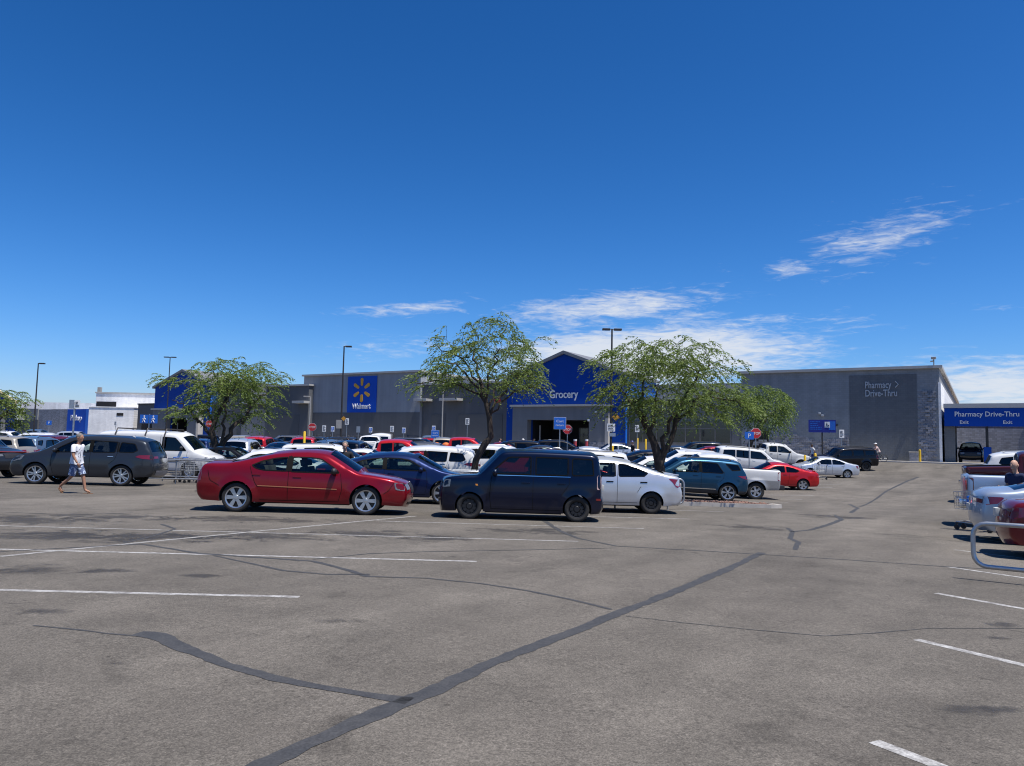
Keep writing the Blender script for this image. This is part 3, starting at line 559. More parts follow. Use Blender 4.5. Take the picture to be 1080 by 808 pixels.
class Body:
    def __init__(s, c):
        s.c = c; s.L, s.W2, s.H = c['L'], c['W']/2, c['H']; s.R = c['R']; s.ax = c['axles']; s.sill = c.get('sill', .24); s.step = c.get('step', .085)
        s.top = resample(chaikin(c['top']), s.step)
        s.belt = np.array(c['belt'])
    def Y(s, P):
        P = np.atleast_2d(np.array(P, float)); c = s.c; x, z = P[:, 0], P[:, 1]
        bz = np.interp(x, s.belt[:, 0], s.belt[:, 1]); t = (z-s.sill)/(bz-s.sill)
        lo = np.interp(t, [-.1, 0, .12, .45, .72, .86, 1], [.90, .945, .972, 1.0, .995, .985, .955])
        h = np.clip((z-bz)/(s.H-bz), 0, 1.2); up = .955 - c['tum']*h**1.15
        y = s.W2*np.where(z > bz, up, lo)
        f = np.clip((x-(s.L-c.get('pf', .75)))/c.get('pf', .75), 0, 1); r = np.clip((c.get('pr', .6)-x)/c.get('pr', .6), 0, 1)
        y = y*(1-c.get('tf', .2)*f**2.3)*(1-c.get('tr', .14)*r**2.3)
        for xa in s.ax:
            q = np.hypot(x-xa, z-s.R)-s.R*c.get('arch', 1.15); y += c.get('flare', .018)*np.clip(1-q/.13, 0, 1)*(q > -.02)
        d = dist(P, s.top); rr = np.where(z > bz+.12, c.get('rroof', .11), c.get('redge', .075)); k = np.clip(1-d/rr, 0, 1)
        return y - rr*(1-np.sqrt(1-k*k))
    def side(s):
        c = s.c; Ra = s.R*c.get('arch', 1.15); bot = []
        for xa in sorted(s.ax, reverse=True):
            t0 = math.asin(max(-1, min(1, (s.sill-s.R)/Ra))); n = 13
            for k in range(n+1): t = t0+(math.pi-2*t0)*k/n; bot.append((xa+Ra*math.cos(t), s.R+Ra*math.sin(t)))
        s.arcs = [np.array(bot[:14]), np.array(bot[14:])]
        full = [tuple(s.top[-1])]+bot+[tuple(s.top[0])]; b2 = [full[0]]
        for a, q in zip(full, full[1:]):
            L = math.dist(a, q); n = max(1, int(L/.12))
            for k in range(1, n+1): b2.append((a[0]+(q[0]-a[0])*k/n, a[1]+(q[1]-a[1])*k/n))
        return np.vstack([s.top, np.array(b2[1:-1])])
    def panel(s, poly, holes, off, sign, grid=None, rings=True, offn=0):
        """triangulate a side-view outline and lay it on the body side"""
        V = [tuple(p) for p in poly]; n = len(V); E = [(i, (i+1) % n) for i in range(n)]
        for h in holes:
            b = len(V); V += [tuple(p) for p in h]; E += [(b+i, b+(i+1) % len(h)) for i in range(len(h))]
        if grid:
            lo, hi = np.min(poly, 0), np.max(poly, 0); gx, gy = np.meshgrid(np.arange(lo[0]+grid/2, hi[0], grid), np.arange(lo[1]+grid/2, hi[1], grid*.75)); G = np.c_[gx.ravel(), gy.ravel()]
            if rings:
                t = s.top; tn = np.gradient(t, axis=0); tn /= np.hypot(*tn.T)[:, None]+1e-9; nr = np.c_[tn[:, 1], -tn[:, 0]]
                G = np.vstack([G[dist(G, t) > .085]] + [t+nr*q for q in (.01, .032, .065)])
            ok = inside(G, poly)
            for h in holes: ok &= ~inside(G, h)
            cl = np.vstack([poly, poly[:1]]); bl = [np.vstack([h, h[:1]]) for h in holes]
            if rings: ok &= (dist(G, cl[len(s.top)-1:]) > .025)
            else: ok &= dist(G, cl) > .03
            for h in bl: ok &= dist(G, h) > .025
            V += [tuple(p) for p in G[ok]]
        vo, eo, fo = delaunay_2d_cdt([Vector(v) for v in V], E, [], 0, 1e-5)[:3]; vo = np.array([v[:] for v in vo]); F = np.array([f for f in fo if len(f) == 3]); ce = vo[F].mean(1)
        ok = inside(ce, poly)
        for h in holes: ok &= ~inside(ce, h)
        F = F[ok]; y = (s.Y(vo)+off)*sign
        return np.c_[vo[:, 0], y, vo[:, 1]], (F if sign < 0 else F[:, ::-1])
def addvf(bm, V, F, mi=0):
    vs = [bm.verts.new(v) for v in V]; out = []
    for f in F:
        try: q = bm.faces.new([vs[i] for i in f]); q.material_index = mi; out.append(q)
        except ValueError: pass
    return out
def norm2(t):
    g = np.gradient(t, axis=0); g /= np.hypot(*g.T)[:, None]+1e-9; return np.c_[-g[:, 1], g[:, 0]]
def build_car(c, root):
    s = Body(c); L = s.L; sp = s.side(); wins = [dense(w, .09) for w in c['wins']]; X0 = L/2
    bm = B(); us = np.array([-1, -.93, -.8, -.55, -.2, .2, .55, .8, .93, 1]); t = s.top; nr = norm2(t); ye = s.Y(t)
    def bulge(i): return (.09*abs(nr[i, 0])**1.5 if not (t[i, 1] > np.interp(t[i, 0], s.belt[:, 0], s.belt[:, 1])+.03) else (.11 if nr[i, 0] > .3 else .05)) + .03*abs(nr[i, 1])
    def surf(i, u, off=0): b = bulge(i)*(1-u*u)+off; return (t[i, 0]+nr[i, 0]*b, ye[i]*u, t[i, 1]+nr[i, 1]*b)
    def isglass(p):
        for k, (x0, x1, z0, z1) in enumerate(c['glass']):
            if x0 < p[0] < x1 and z0 < p[1] < z1: return k+1
        return 0
    for sg in (-1, 1):
        V, F = s.panel(sp, wins, 0, sg, s.step); fs = addvf(bm, V, F)
        if c.get('clad'):
            for f in fs:
                if f.calc_center_median().z < c['clad']: f.material_index = 1
    G = [B(), B()]; bed = c.get('bed'); vs = [[bm.verts.new(surf(i, u)) for u in us] for i in range(len(t))]
    gv = {}
    for i in range(len(t)-1):
        mid = (t[i]+t[i+1])/2; g = isglass(mid); inbed = bed and bed[0] < mid[0] < bed[1] and mid[1] > bed[2]
        for j in range(len(us)-1):
            if g and 1 <= j <= len(us)-3:
                q = []
                for a, b in ((i, j), (i+1, j), (i+1, j+1), (i, j+1)):
                    if (g, a, b) not in gv: gv[g, a, b] = G[g-1].verts.new(surf(a, us[b], -.012))
                    q.append(gv[g, a, b])
                G[g-1].faces.new(q); continue
            if inbed and 1 <= j <= len(us)-3: continue
            f = bm.faces.new((vs[i][j], vs[i+1][j], vs[i+1][j+1], vs[i][j+1]))
            if c.get('clad') and mid[1] < c['clad']: f.material_index = 1
    bmesh.ops.remove_doubles(bm, verts=bm.verts, dist=.003)
    T = Matrix.Translation((-X0, 0, 0))
    def fin(name, b, m, par=root, sm=40):
        bmesh.ops.transform(b, matrix=T, verts=b.verts); return obj(name, b, m, par, sm)
    fin('body', bm, [c['paint'], c.get('cladmat', M_BLACK)], root, 55)
    if len(G[0].verts): fin('windshield', G[0], G_WIND)
    if len(G[1].verts): fin('rear_window', G[1], c.get('rearglass', G_DARK))
    # side glass with black rubber round it, door cuts, handles, mirrors
    for k, w in enumerate(wins):
        for sg in (-1, 1):
            b = B(); addvf(b, *s.panel(w, [], -.012, sg, .2, False)); fin('window', b, c.get('sideglass', [G_CLEAR]*9)[k])
    trs = {-1: B(), 1: B()}
    def seam(pts, w=.011, off=.003):
        P = resample(pts, .07); n = norm2(P)
        for sg in (-1, 1):
            tr = trs[sg]; A = P+n*w/2; C = P-n*w/2; ya = s.Y(A)+off; yc = s.Y(C)+off
            a = [tr.verts.new((A[i, 0], sg*ya[i], A[i, 1])) for i in range(len(P))]; q = [tr.verts.new((C[i, 0], sg*yc[i], C[i, 1])) for i in range(len(P))]
            for i in range(len(P)-1): tr.faces.new((a[i], a[i+1], q[i+1], q[i]))
    for w in wins: seam(np.vstack([w, w[:1]]), .03)
    for d in c.get('seams', []): seam(d)
    for d, w in c.get('hardtrim', []): seam(d, w, .008)
    for sg in (-1, 1): fin('trim', trs[sg], M_TRIM)
    for d in c.get('bseams', []):
        trs[-1], trs[1] = B(), B(); seam(d)
        for sg in (-1, 1): fin('bumper_line', trs[sg], M_TRIM)
    if c.get('moulding'):
        trs[-1], trs[1] = B(), B(); seam(c['moulding'], c.get('mouldw', .03), .006)
        for sg in (-1, 1): fin('side_moulding', trs[sg], c.get('mouldmat', M_BLACK))
    for hx, hz in c.get('handles', []):
        for sg in (-1, 1):
            y = float(s.Y([(hx, hz)])[0]); b = B(); box(b, hx-.10, hx+.10, min(sg*(y-.02), sg*(y+.014)), max(sg*(y-.02), sg*(y+.014)), hz-.016, hz+.016, .008); fin('door_handle', b, c.get('handlemat', c['paint']))
    mx, mz = c['mirror']
    for sg in (-1, 1):
        y = s.W2*.94; b = B(); ball(b, (mx, sg*(y+.1), mz), .12, 10, (.62, 1, .68)); tube(b, [(mx+.02, sg*(y-.07), mz-.05), (mx, sg*(y+.06), mz-.03)], .03, 6); fin('mirror', b, c.get('mirrormat', c['paint']))
    # lamps: a side wrap and a face patch
    def lamp(name, poly, face, m, par=root):
        out = []
        for sg in (-1, 1):
            b = B()
            if poly: addvf(b, *s.panel(resample(poly, .06, True), [], .006, sg, None))
            if face:
                xa, xb, z0, z1, u0, u1 = face; idx = [i for i in range(len(t)) if xa <= t[i, 0] <= xb and z0 <= t[i, 1] <= z1]
                if len(idx) > 1:
                    uu = np.linspace(u0, u1, 5)*sg; g = [[b.verts.new(surf(i, u, .008)) for u in uu] for i in idx]
                    for i in range(len(idx)-1):
                        for j in range(4): b.faces.new((g[i][j], g[i+1][j], g[i+1][j+1], g[i][j+1])[::sg])
            if len(b.faces): out.append(fin(name, b, m, par))
            else: b.free()
        return out
    for a in c['lamps']: lamp(*a)
    def patch(name, xa, xb, z0, z1, u0, u1, m, off=.008):
        idx = [i for i in range(len(t)) if xa <= t[i, 0] <= xb and z0 <= t[i, 1] <= z1]
        if len(idx) < 2: return
        b = B(); uu = np.linspace(u0, u1, 7); g = [[b.verts.new(surf(i, u, off)) for u in uu] for i in idx]
        for i in range(len(idx)-1):
            for j in range(6): b.faces.new((g[i][j], g[i+1][j], g[i+1][j+1], g[i][j+1]))
        return fin(name, b, m)
    for a in c.get('patches', []): patch(*a)
    b = B(); zp = c.get('plate_z', .85); box(b, -.055, .02, -.155, .155, zp-.075, zp+.075, .008); k = [i for i in range(len(t)) if t[i, 0] < .5]; i = min(k, key=lambda i: abs(t[i, 1]-zp)); p = surf(i, 0); bmesh.ops.translate(b, vec=(p[0], 0, 0), verts=b.verts); fin('licence_plate', b, M_PLATE)
    # underbody with wheel wells, cabin floor and seats
    b = B()
    for arc in s.arcs:
        y = s.Y(arc)-.004
        for sg in (-1, 1):
            A = [b.verts.new((arc[i, 0], sg*y[i], arc[i, 1])) for i in range(len(arc))]; C = [b.verts.new((arc[i, 0], sg*.42, arc[i, 1])) for i in range(len(arc))]
            for i in range(len(arc)-1): b.faces.new((A[i], A[i+1], C[i+1], C[i]))
    xr, xf = min(s.ax), max(s.ax); r2 = s.R*1.15
    box(b, xr+r2+.02, xf-r2-.02, -s.W2*.86, s.W2*.86, s.sill-.03, s.sill+.22); box(b, .25, L-.3, -.415, .415, s.sill+.01, s.sill+.3)
    box(b, .12, xr-r2, -s.W2*.72, s.W2*.72, s.sill+.06, s.sill+.2)
    for xa in s.ax: tube(b, [(xa, -s.W2+.2, s.R), (xa, s.W2-.2, s.R)], .05, 6)
    fin('underbody', b, M_UNDER)
    cx = c['cabin']; bz = c['belt'][len(c['belt'])//2][1]; b = B(); wI = s.W2*.8
    box(b, cx[0], cx[1], -wI, wI, bz-.34, bz-.30)
    box(b, cx[1]-.42, cx[1]-.05, -wI, wI, bz-.3, bz-.03, .05)
    for xs in c['seats']:
        for sg in ((-1, 1) if xs == c['seats'][0] else (-1, 1)):
            M = Matrix.Translation((xs, sg*.37, bz-.3)) @ Matrix.Rotation(R(-14), 4, 'Y'); box(b, -.07, .07, -.23, .23, 0, .42, .05, M); box(b, -.05, .05, -.13, .13, .44, .60, .04, M)
    if not c.get('noparcel'): box(b, cx[0]-.1, cx[0]+.5, -wI, wI, bz-.12, bz-.06)
    fin('interior', b, c.get('seatmat', M_SEAT))
    b = B(); tube(b, [(cx[1]-.55+.06*math.sin(a)*1, .37+.18*math.cos(a), bz-.06+.17*math.sin(a)) for a in np.linspace(0, 2*math.pi, 14)[:-1]], .014, 6, True); fin('steering_wheel', b, M_BLACK)
    if bed:
        b = B(); x0, x1, zt = bed[0], bed[1], bed[2]; w = s.W2*.80; zf = zt-.48
        P = lambda x, y, z: b.verts.new((x, y, z)); 
        a = [P(x0, -w, zf), P(x1, -w, zf), P(x1, w, zf), P(x0, w, zf)]; u = [P(x0, -w, zt+.03), P(x1, -w, zt+.03), P(x1, w, zt+.03), P(x0, w, zt+.03)]; b.faces.new(a)
        for k in range(4): b.faces.new((a[k], a[(k+1) % 4], u[(k+1) % 4], u[k]))
        fin('bed_liner', b, M_BLACK)
    if c.get('bumper'):
        b = B(); x, z = c['bumper']; box(b, x-.12, x+.16, -s.W2*.97, s.W2*.97, z-.12, z+.1, .05); fin('rear_bumper', b, c.get('bumpermat', M_CHROME))
    if c.get('rails'):
        x0, x1, z = c['rails']
        for sg in (-1, 1): b = B(); tube(b, [(x0, sg*s.W2*.66, z-.05), (x0+.12, sg*s.W2*.66, z), (x1-.12, sg*s.W2*.66, z), (x1, sg*s.W2*.66, z-.06)], .022, 6); fin('roof_rail', b, c.get('railmat', M_BLACK))
    for a in c.get('extra', []): a(s, fin)
    for xa in s.ax:
        for sg in (-1, 1): make_wheel(root, xa-X0, sg*(s.W2-.125), s.R, sg, c['rim'])
    return root
def make_wheel(root, x, y, Rr, sg, rim):
    kind, rr, m = rim; w = .215; bm = B(); prof = [(rr*Rr, -.9), (rr*Rr+.015, -1), (Rr*.93, -1), (Rr*.985, -.86), (Rr, -.6), (Rr, .6), (Rr*.985, .86), (Rr*.93, 1), (rr*Rr+.015, 1), (rr*Rr, .9)]; n = 32
    rings = [[bm.verts.new((r*math.cos(2*math.pi*k/n), q*w/2, r*math.sin(2*math.pi*k/n))) for k in range(n)] for r, q in prof]
    for a, b in zip(rings, rings[1:]):
        for k in range(n): bm.faces.new((a[k], a[(k+1) % n], b[(k+1) % n], b[k]))
    o = obj('wheel', bm, M_TYRE, root, 45); o.location = (x, y, Rr)
    bm = B(); r0 = rr*Rr; fy = w/2*.84
    def ring(r1, r2, y1, y2, nn=32):
        a = [bm.verts.new((r1*math.cos(2*math.pi*k/nn), y1, r1*math.sin(2*math.pi*k/nn))) for k in range(nn)]; b = [bm.verts.new((r2*math.cos(2*math.pi*k/nn), y2, r2*math.sin(2*math.pi*k/nn))) for k in range(nn)]
        for k in range(nn): bm.faces.new((a[k], a[(k+1) % nn], b[(k+1) % nn], b[k]))
    ring(r0*1.0, r0*.9, fy+.012, fy+.004); ring(r0*.9, r0*.88, fy+.004, -fy)
    def spoke(a0, wi, wo, r1, r2, t=.02):
        for k in range(len(a0)):
            M = Matrix.Rotation(a0[k], 4, 'Y'); v = [(r1, -wi), (r2, -wo), (r2, wo), (r1, wi)]
            f = [bm.verts.new(M @ Vector((p, fy-.012, q))) for p, q in v]; b = [bm.verts.new(M @ Vector((p, fy-.05, q))) for p, q in v]; bm.faces.new(f); 
            for i in range(4): bm.faces.new((f[i], f[(i+1) % 4], b[(i+1) % 4], b[i]))
    tp = 2*math.pi
    if kind == 'five': spoke([tp*k/5 for k in range(5)], .045, .05, .03, r0*.92)
    elif kind == 'twin': spoke([tp*k/5+d for k in range(5) for d in (-.2, .2)], .02, .022, .05, r0*.93)
    elif kind == 'multi': spoke([tp*k/10 for k in range(10)], .014, .024, .04, r0*.93)
    elif kind == 'cover': spoke([tp*k/6 for k in range(6)], .034, .05, .05, r0*.92); 
    elif kind == 'split': spoke([tp*k/6+d for k in range(6) for d in (-.12, .12)], .013, .02, .05, r0*.93)
    elif kind == 'steel':
        ring(r0*.9, r0*.78, fy-.03, fy-.05); spoke([tp*k/9 for k in range(9)], .035, .04, r0*.4, r0*.8); ring(r0*.45, r0*.3, fy-.035, fy-.01); ring(r0*.3, .004, fy-.01, fy-.01)
    if kind != 'steel': ring(r0*.24, r0*.2, fy-.02, fy-.006); ring(r0*.2, .003, fy-.006, fy-.004)
    bmesh.ops.recalc_face_normals(bm, faces=bm.faces)
    if sg < 0: bmesh.ops.scale(bm, vec=(1, -1, 1), verts=bm.verts); bmesh.ops.reverse_faces(bm, faces=bm.faces)
    obj('rim', bm, m, o, 35)
    bm = B(); bmesh.ops.create_circle(bm, cap_ends=True, segments=20, radius=r0*.86, matrix=Matrix.Translation((0, sg*.01, 0)) @ Matrix.Rotation(R(90), 4, 'X')); obj('brake_disc', bm, mat('brake_steel', (.06, .055, .05), .5, .6), o)
def roofrack(s, fin):
    b = B()
    for x in (1.0, 2.4, 3.3):
        tube(b, [(x, -s.W2*1.0, 1.35), (x, -s.W2*.98, 1.95), (x, -s.W2*.8, 2.22), (x, s.W2*.8, 2.22), (x, s.W2*.98, 1.95), (x, s.W2*1.0, 1.35)], .028, 6)
    fin('ladder_rack', b, M_POLE)
def spoiler(x, z, w):
    def f(s, fin): b = B(); box(b, x-.08, x+.14, -w, w, z, z+.035, .012); fin('spoiler', b, s.c['paint'])
    return f
P_MAROON = paint('maroon', (.20, .004, .012), .35, .25)
TYPES = {}
TYPES['muscle_sedan'] = dict(L=5.06, W=1.89, H=1.475, R=.345, axles=[1.0, 4.08], tum=.24, belt=[(0, 1.08), (1.3, 1.06), (2, 1.0), (3.8, .97), (5.06, .85)], sill=.25, step=.07, rim=('cover', .74, M_RIM), flare=.03, tr=.1, tf=.17,
    top=[(.14, .27), (.03, .40), (0, .62), (.05, .86), (.12, 1.06), (.2, 1.135), (.75, 1.145), (1.25, 1.275), (1.75, 1.40), (2.2, 1.46), (2.6, 1.478), (2.95, 1.46), (3.12, 1.42), (3.5, 1.20), (3.84, .99), (4.2, .955), (4.7, .875), (4.97, .77), (5.04, .62), (5.06, .42), (4.95, .22)],
    glass=[(3.14, 3.82, 1.0, 1.42), (.8, 1.72, 1.16, 1.40)], wins=[[(1.33, 1.12), (1.55, 1.225), (1.85, 1.30), (2.15, 1.335), (2.15, 1.0), (1.62, 1.01), (1.42, 1.05)], [(2.27, 1.34), (2.7, 1.34), (2.95, 1.31), (3.26, 1.12), (3.42, 1.0), (3.38, .985), (2.27, .99)]],
    seams=[[(2.21, 1.38), (2.21, .3)], [(3.45, .98), (3.5, .6), (3.42, .3)], [(1.28, 1.1), (1.42, .72), (1.5, .6)], [(3.42, .3), (1.55, .3)]], bseams=[[(.3, .98), (.36, .74), (.6, .62)], [(4.74, .8), (4.62, .6), (4.5, .52)]], hardtrim=[([(2.21, 1.36), (2.21, 1.0)], .1)], mouldw=.022, moulding=[(1.5, .64), (3.38, .60)], mouldmat=mat('tan_moulding', (.42, .16, .07), .4, .2), handles=[(1.45, .90), (2.42, .87)], mirror=(3.3, 1.03), mirrormat=M_BLACK,
    lamps=[('headlight', [(5.0, .60), (4.99, .78), (4.74, .8), (4.78, .62)], (4.9, 5.1, .6, .78, .6, .98), M_HEAD), ('taillight', [(.04, .72), (.08, .98), (.16, .98), (.14, .72)], (0, .2, .72, .98, .5, .99), M_TAIL)],
    patches=[('grille', 4.8, 5.1, .5, .76, -.5, .5, M_BLACK), ('lower_grille', 4.9, 5.1, .26, .4, -.7, .7, M_BLACK)], plate_z=.85, cabin=(1.2, 3.7), seats=[2.55, 1.55], seatmat=M_SEAT, paint=P_MAROON, rearglass=G_CLEAR)
TYPES['fastback'] = dict(L=4.9, W=1.86, H=1.47, R=.34, axles=[.98, 3.92], tum=.25, belt=[(0, 1.05), (1.3, 1.04), (3.8, .97), (4.9, .85)], sill=.22, rim=('split', .78, M_RIM), flare=.02,
    top=[(.12, .27), (.02, .42), (.0, .62), (.05, .88), (.06, 1.02), (.2, 1.085), (.6, 1.11), (1.2, 1.285), (1.75, 1.42), (2.3, 1.475), (2.75, 1.46), (3.05, 1.395), (3.5, 1.17), (3.85, 1.0), (4.3, .93), (4.7, .80), (4.86, .64), (4.9, .42), (4.78, .21)],
    glass=[(3.08, 3.84, 1.0, 1.40), (.62, 1.72, 1.12, 1.42)], wins=[[(1.12, 1.12), (1.45, 1.25), (1.8, 1.32), (2.1, 1.345), (2.1, 1.01), (1.25, 1.05)], [(2.2, 1.35), (2.6, 1.345), (2.92, 1.29), (3.25, 1.1), (3.42, 1.0), (3.36, .985), (2.2, 1.0)]],
    hardtrim=[([(2.15, 1.36), (2.15, 1.01)], .085)], seams=[[(2.15, 1.38), (2.15, .28)], [(3.42, .98), (3.45, .6), (3.38, .28)], [(1.2, 1.06), (1.38, .7)], [(3.38, .28), (1.5, .28)]], handles=[(1.42, .91), (2.36, .89)], mirror=(3.25, 1.03),
    lamps=[('headlight', [(4.84, .62), (4.8, .75), (4.35, .84), (4.5, .66)], (4.7, 4.95, .6, .76, .5, .98), M_HEAD), ('taillight', [(.04, .8), (.06, .98), (.42, .98), (.3, .84)], (0, .15, .8, .98, .3, .99), M_TAIL)],
    patches=[('grille', 4.6, 5, .3, .58, -.55, .55, M_BLACK)], plate_z=.72, cabin=(1.1, 3.7), seats=[2.45, 1.5], paint=paint('deep_blue', (.008, .018, .07), .4), rearglass=G_CLEAR)
TYPES['box_car'] = dict(L=3.92, W=1.69, H=1.645, R=.305, axles=[.61, 3.2], tum=.10, belt=[(0, 1.08), (3.92, 1.04)], sill=.19, step=.07, rim=('steel', .68, M_STEEL), flare=.012, tr=.07, tf=.13, pr=.3, pf=.5, arch=1.14, redge=.07, rroof=.09,
    top=[(.07, .2), (.0, .3), (-.02, .5), (.03, .62), (.03, 1.0), (.07, 1.45), (.14, 1.59), (.3, 1.625), (.9, 1.642), (1.6, 1.652), (2.2, 1.645), (2.42, 1.625), (2.50, 1.57), (2.72, 1.33), (2.95, 1.085), (2.99, 1.055), (3.1, 1.045), (3.4, 1.03), (3.74, .985), (3.85, .92), (3.9, .70), (3.92, .42), (3.86, .17)],
    glass=[(2.5, 2.95, 1.09, 1.58), (-.05, .14, 1.08, 1.50)], wins=[[(.22, 1.12), (.25, 1.5), (.74, 1.515), (.74, 1.10)], [(.84, 1.515), (1.62, 1.52), (1.62, 1.10), (.84, 1.10)], [(1.74, 1.52), (2.28, 1.5), (2.62, 1.2), (2.66, 1.1), (1.74, 1.1)]], sideglass=[G_DARK, G_DARK, glass('smoked_glass', (.30, .35, .33))],
    seams=[[(1.68, 1.54), (1.68, .26)], [(2.68, 1.06), (2.72, .6), (2.68, .26)], [(.8, 1.54), (.8, .9), (1.0, .62)], [(2.68, .26), (1.02, .26)]], handles=[(1.0, .90), (1.86, .90)], mirror=(2.6, 1.13), moulding=[(.78, 1.065), (2.64, 1.065)], mouldmat=M_CHROME, mouldw=.016,  # chrome belt strip stands in for a light reflection along the body
    lamps=[('headlight', [(3.86, .74), (3.82, .92), (3.66, .94), (3.68, .76)], (3.6, 4, .7, .92, .6, .98), M_HEAD), ('taillight', [(.035, .78), (.045, 1.12), (.14, 1.12), (.14, .78)], (-.1, .1, .78, 1.12, .84, .99), mat('clear_tail', (.45, .3, .28), .15)), ('side_marker', [(.04, .52), (.04, .57), (.16, .57), (.16, .52)], None, M_TAIL), ('indicator', [(3.0, .8), (3.0, .84), (3.07, .84), (3.07, .8)], None, M_AMBER)],
    patches=[('grille', 3.8, 4, .3, .5, -.6, .6, M_BLACK)], plate_z=.8, cabin=(.35, 2.8), seats=[1.85, .95], paint=paint('midnight', (.001, .0045, .021), .25), noparcel=True)
TYPES['compact_sedan'] = dict(L=4.46, W=1.70, H=1.51, R=.30, axles=[.9, 3.5], tum=.22, belt=[(0, 1.0), (1.3, 1.03), (3.2, 1.01), (4.46, .85)], sill=.23, step=.07, rim=('steel', .64, M_STEEL), flare=.022,
    top=[(.1, .25), (.0, .4), (-.01, .6), (.08, .86), (.06, 1.0), (.14, 1.06), (.45, 1.10), (.95, 1.26), (1.45, 1.42), (1.9, 1.49), (2.3, 1.515), (2.68, 1.49), (2.95, 1.42), (3.3, 1.21), (3.62, 1.02), (4.0, .93), (4.3, .79), (4.42, .63), (4.46, .43), (4.36, .22)],
    glass=[(2.98, 3.6, 1.04, 1.44), (.5, 1.42, 1.12, 1.42)], wins=[[(1.0, 1.14), (1.3, 1.27), (1.6, 1.36), (1.82, 1.39), (1.82, 1.03), (1.1, 1.05)], [(1.92, 1.395), (2.3, 1.40), (2.62, 1.37), (2.95, 1.2), (3.16, 1.04), (3.1, 1.02), (1.92, 1.03)]], sideglass=[G_DARK, G_CLEAR], handles=[(1.12, .88), (2.08, .88)], handlemat=M_TRIM,
    seams=[[(1.87, 1.43), (1.87, .3)], [(3.2, 1.0), (3.25, .6), (3.15, .3)], [(1.2, .76), (1.3, .6)], [(3.15, .3), (1.3, .3)]], mirror=(3.0, 1.07), extra=[spoiler(.16, 1.085, .62)],
    lamps=[('headlight', [(4.38, .66), (4.3, .8), (3.95, .9), (4.02, .74)], (4.2, 4.5, .62, .8, .55, .98), M_HEAD), ('taillight', [(.05, .80), (.085, .98), (.42, 1.0), (.3, .9), (.18, .74)], (0, .2, .74, .98, .62, .99), M_TAIL)],
    patches=[('grille', 4.2, 4.6, .5, .68, -.45, .45, M_BLACK)], plate_z=.78, cabin=(.95, 3.4), seats=[2.2, 1.2], paint=paint('bright_silver', (.55, .57, .60), .5, .3), seatmat=M_SEAT2)
TYPES['saloon'] = dict(L=4.6, W=1.76, H=1.43, R=.315, axles=[.95, 3.62], tum=.23, belt=[(0, .98), (1.3, .98), (3.5, .95), (4.6, .78)], sill=.22, rim=('twin', .68, M_RIM), flare=.018,
    top=[(.1, .26), (.0, .42), (.02, .66), (.07, .9), (.15, .99), (.6, 1.02), (1.15, 1.22), (1.6, 1.36), (2.1, 1.42), (2.5, 1.435), (2.85, 1.37), (3.2, 1.16), (3.55, .97), (4.0, .9), (4.4, .78), (4.56, .6), (4.58, .42), (4.48, .22)],
    glass=[(2.88, 3.52, .99, 1.39), (.62, 1.58, 1.04, 1.36)], wins=[[(1.12, 1.06), (1.4, 1.2), (1.75, 1.29), (2.0, 1.31), (2.0, .97), (1.2, .985)], [(2.1, 1.315), (2.5, 1.315), (2.72, 1.27), (3.0, 1.1), (3.15, .97), (3.1, .955), (2.1, .965)]],
    seams=[[(2.05, 1.35), (2.05, .28)], [(3.15, .95), (3.2, .6), (3.1, .28)], [(1.12, 1.0), (1.3, .66)]], handles=[(1.28, .86), (2.25, .86)], mirror=(3.0, .99),
    lamps=[('headlight', [(4.53, .58), (4.48, .74), (4.2, .8), (4.25, .62)], (4.4, 4.7, .58, .74, .5, .98), M_HEAD), ('taillight', [(.04, .7), (.07, .9), (.35, .92), (.28, .76)], (0, .2, .7, .9, .5, .99), M_TAIL)],
    patches=[('grille', 4.4, 4.7, .5, .66, -.45, .45, M_BLACK)], plate_z=.78, cabin=(1.05, 3.4), seats=[2.3, 1.35], paint=paint('bright_silver', (.55, .57, .60), .5))
TYPES['coupe'] = dict(L=4.55, W=1.73, H=1.41, R=.32, axles=[.95, 3.57], tum=.25, belt=[(0, .98), (1.3, .98), (3.5, .93), (4.55, .76)], sill=.23, rim=('five', .7, M_RIM), flare=.022,
    top=[(.1, .26), (.0, .42), (.02, .68), (.06, .92), (.14, 1.02), (.6, 1.05), (1.15, 1.24), (1.65, 1.37), (2.15, 1.415), (2.55, 1.37), (3.05, 1.13), (3.4, .96), (3.9, .88), (4.33, .75), (4.5, .59), (4.54, .4), (4.43, .22)],
    glass=[(2.6, 3.36, .98, 1.37), (.65, 1.62, 1.07, 1.38)], wins=[[(1.15, 1.07), (1.45, 1.2), (1.85, 1.285), (1.85, .985), (1.3, .99)], [(1.95, 1.29), (2.3, 1.285), (2.55, 1.22), (2.85, 1.06), (2.98, .96), (1.95, .97)]], sideglass=[G_DARK, G_DARK],
    seams=[[(1.75, 1.3), (1.72, .7), (1.78, .3)], [(3.0, .95), (3.1, .6), (3.05, .3)]], handles=[(1.95, .85)], mirror=(2.85, .98),
    lamps=[('headlight', [(4.47, .58), (4.42, .74), (4.1, .8), (4.2, .62)], (4.3, 4.6, .58, .74, .5, .98), M_HEAD), ('taillight', [(.03, .76), (.05, .9), (.16, .9), (.16, .76)], (0, .2, .76, .9, .5, .99), M_TAIL)],
    patches=[('grille', 4.3, 4.6, .5, .62, -.45, .45, M_BLACK)], plate_z=.75, cabin=(1.1, 3.2), seats=[2.15, 1.3], paint=paint('bright_red', (.42, .012, .016), .2), extra=[spoiler(.2, 1.06, .6)])
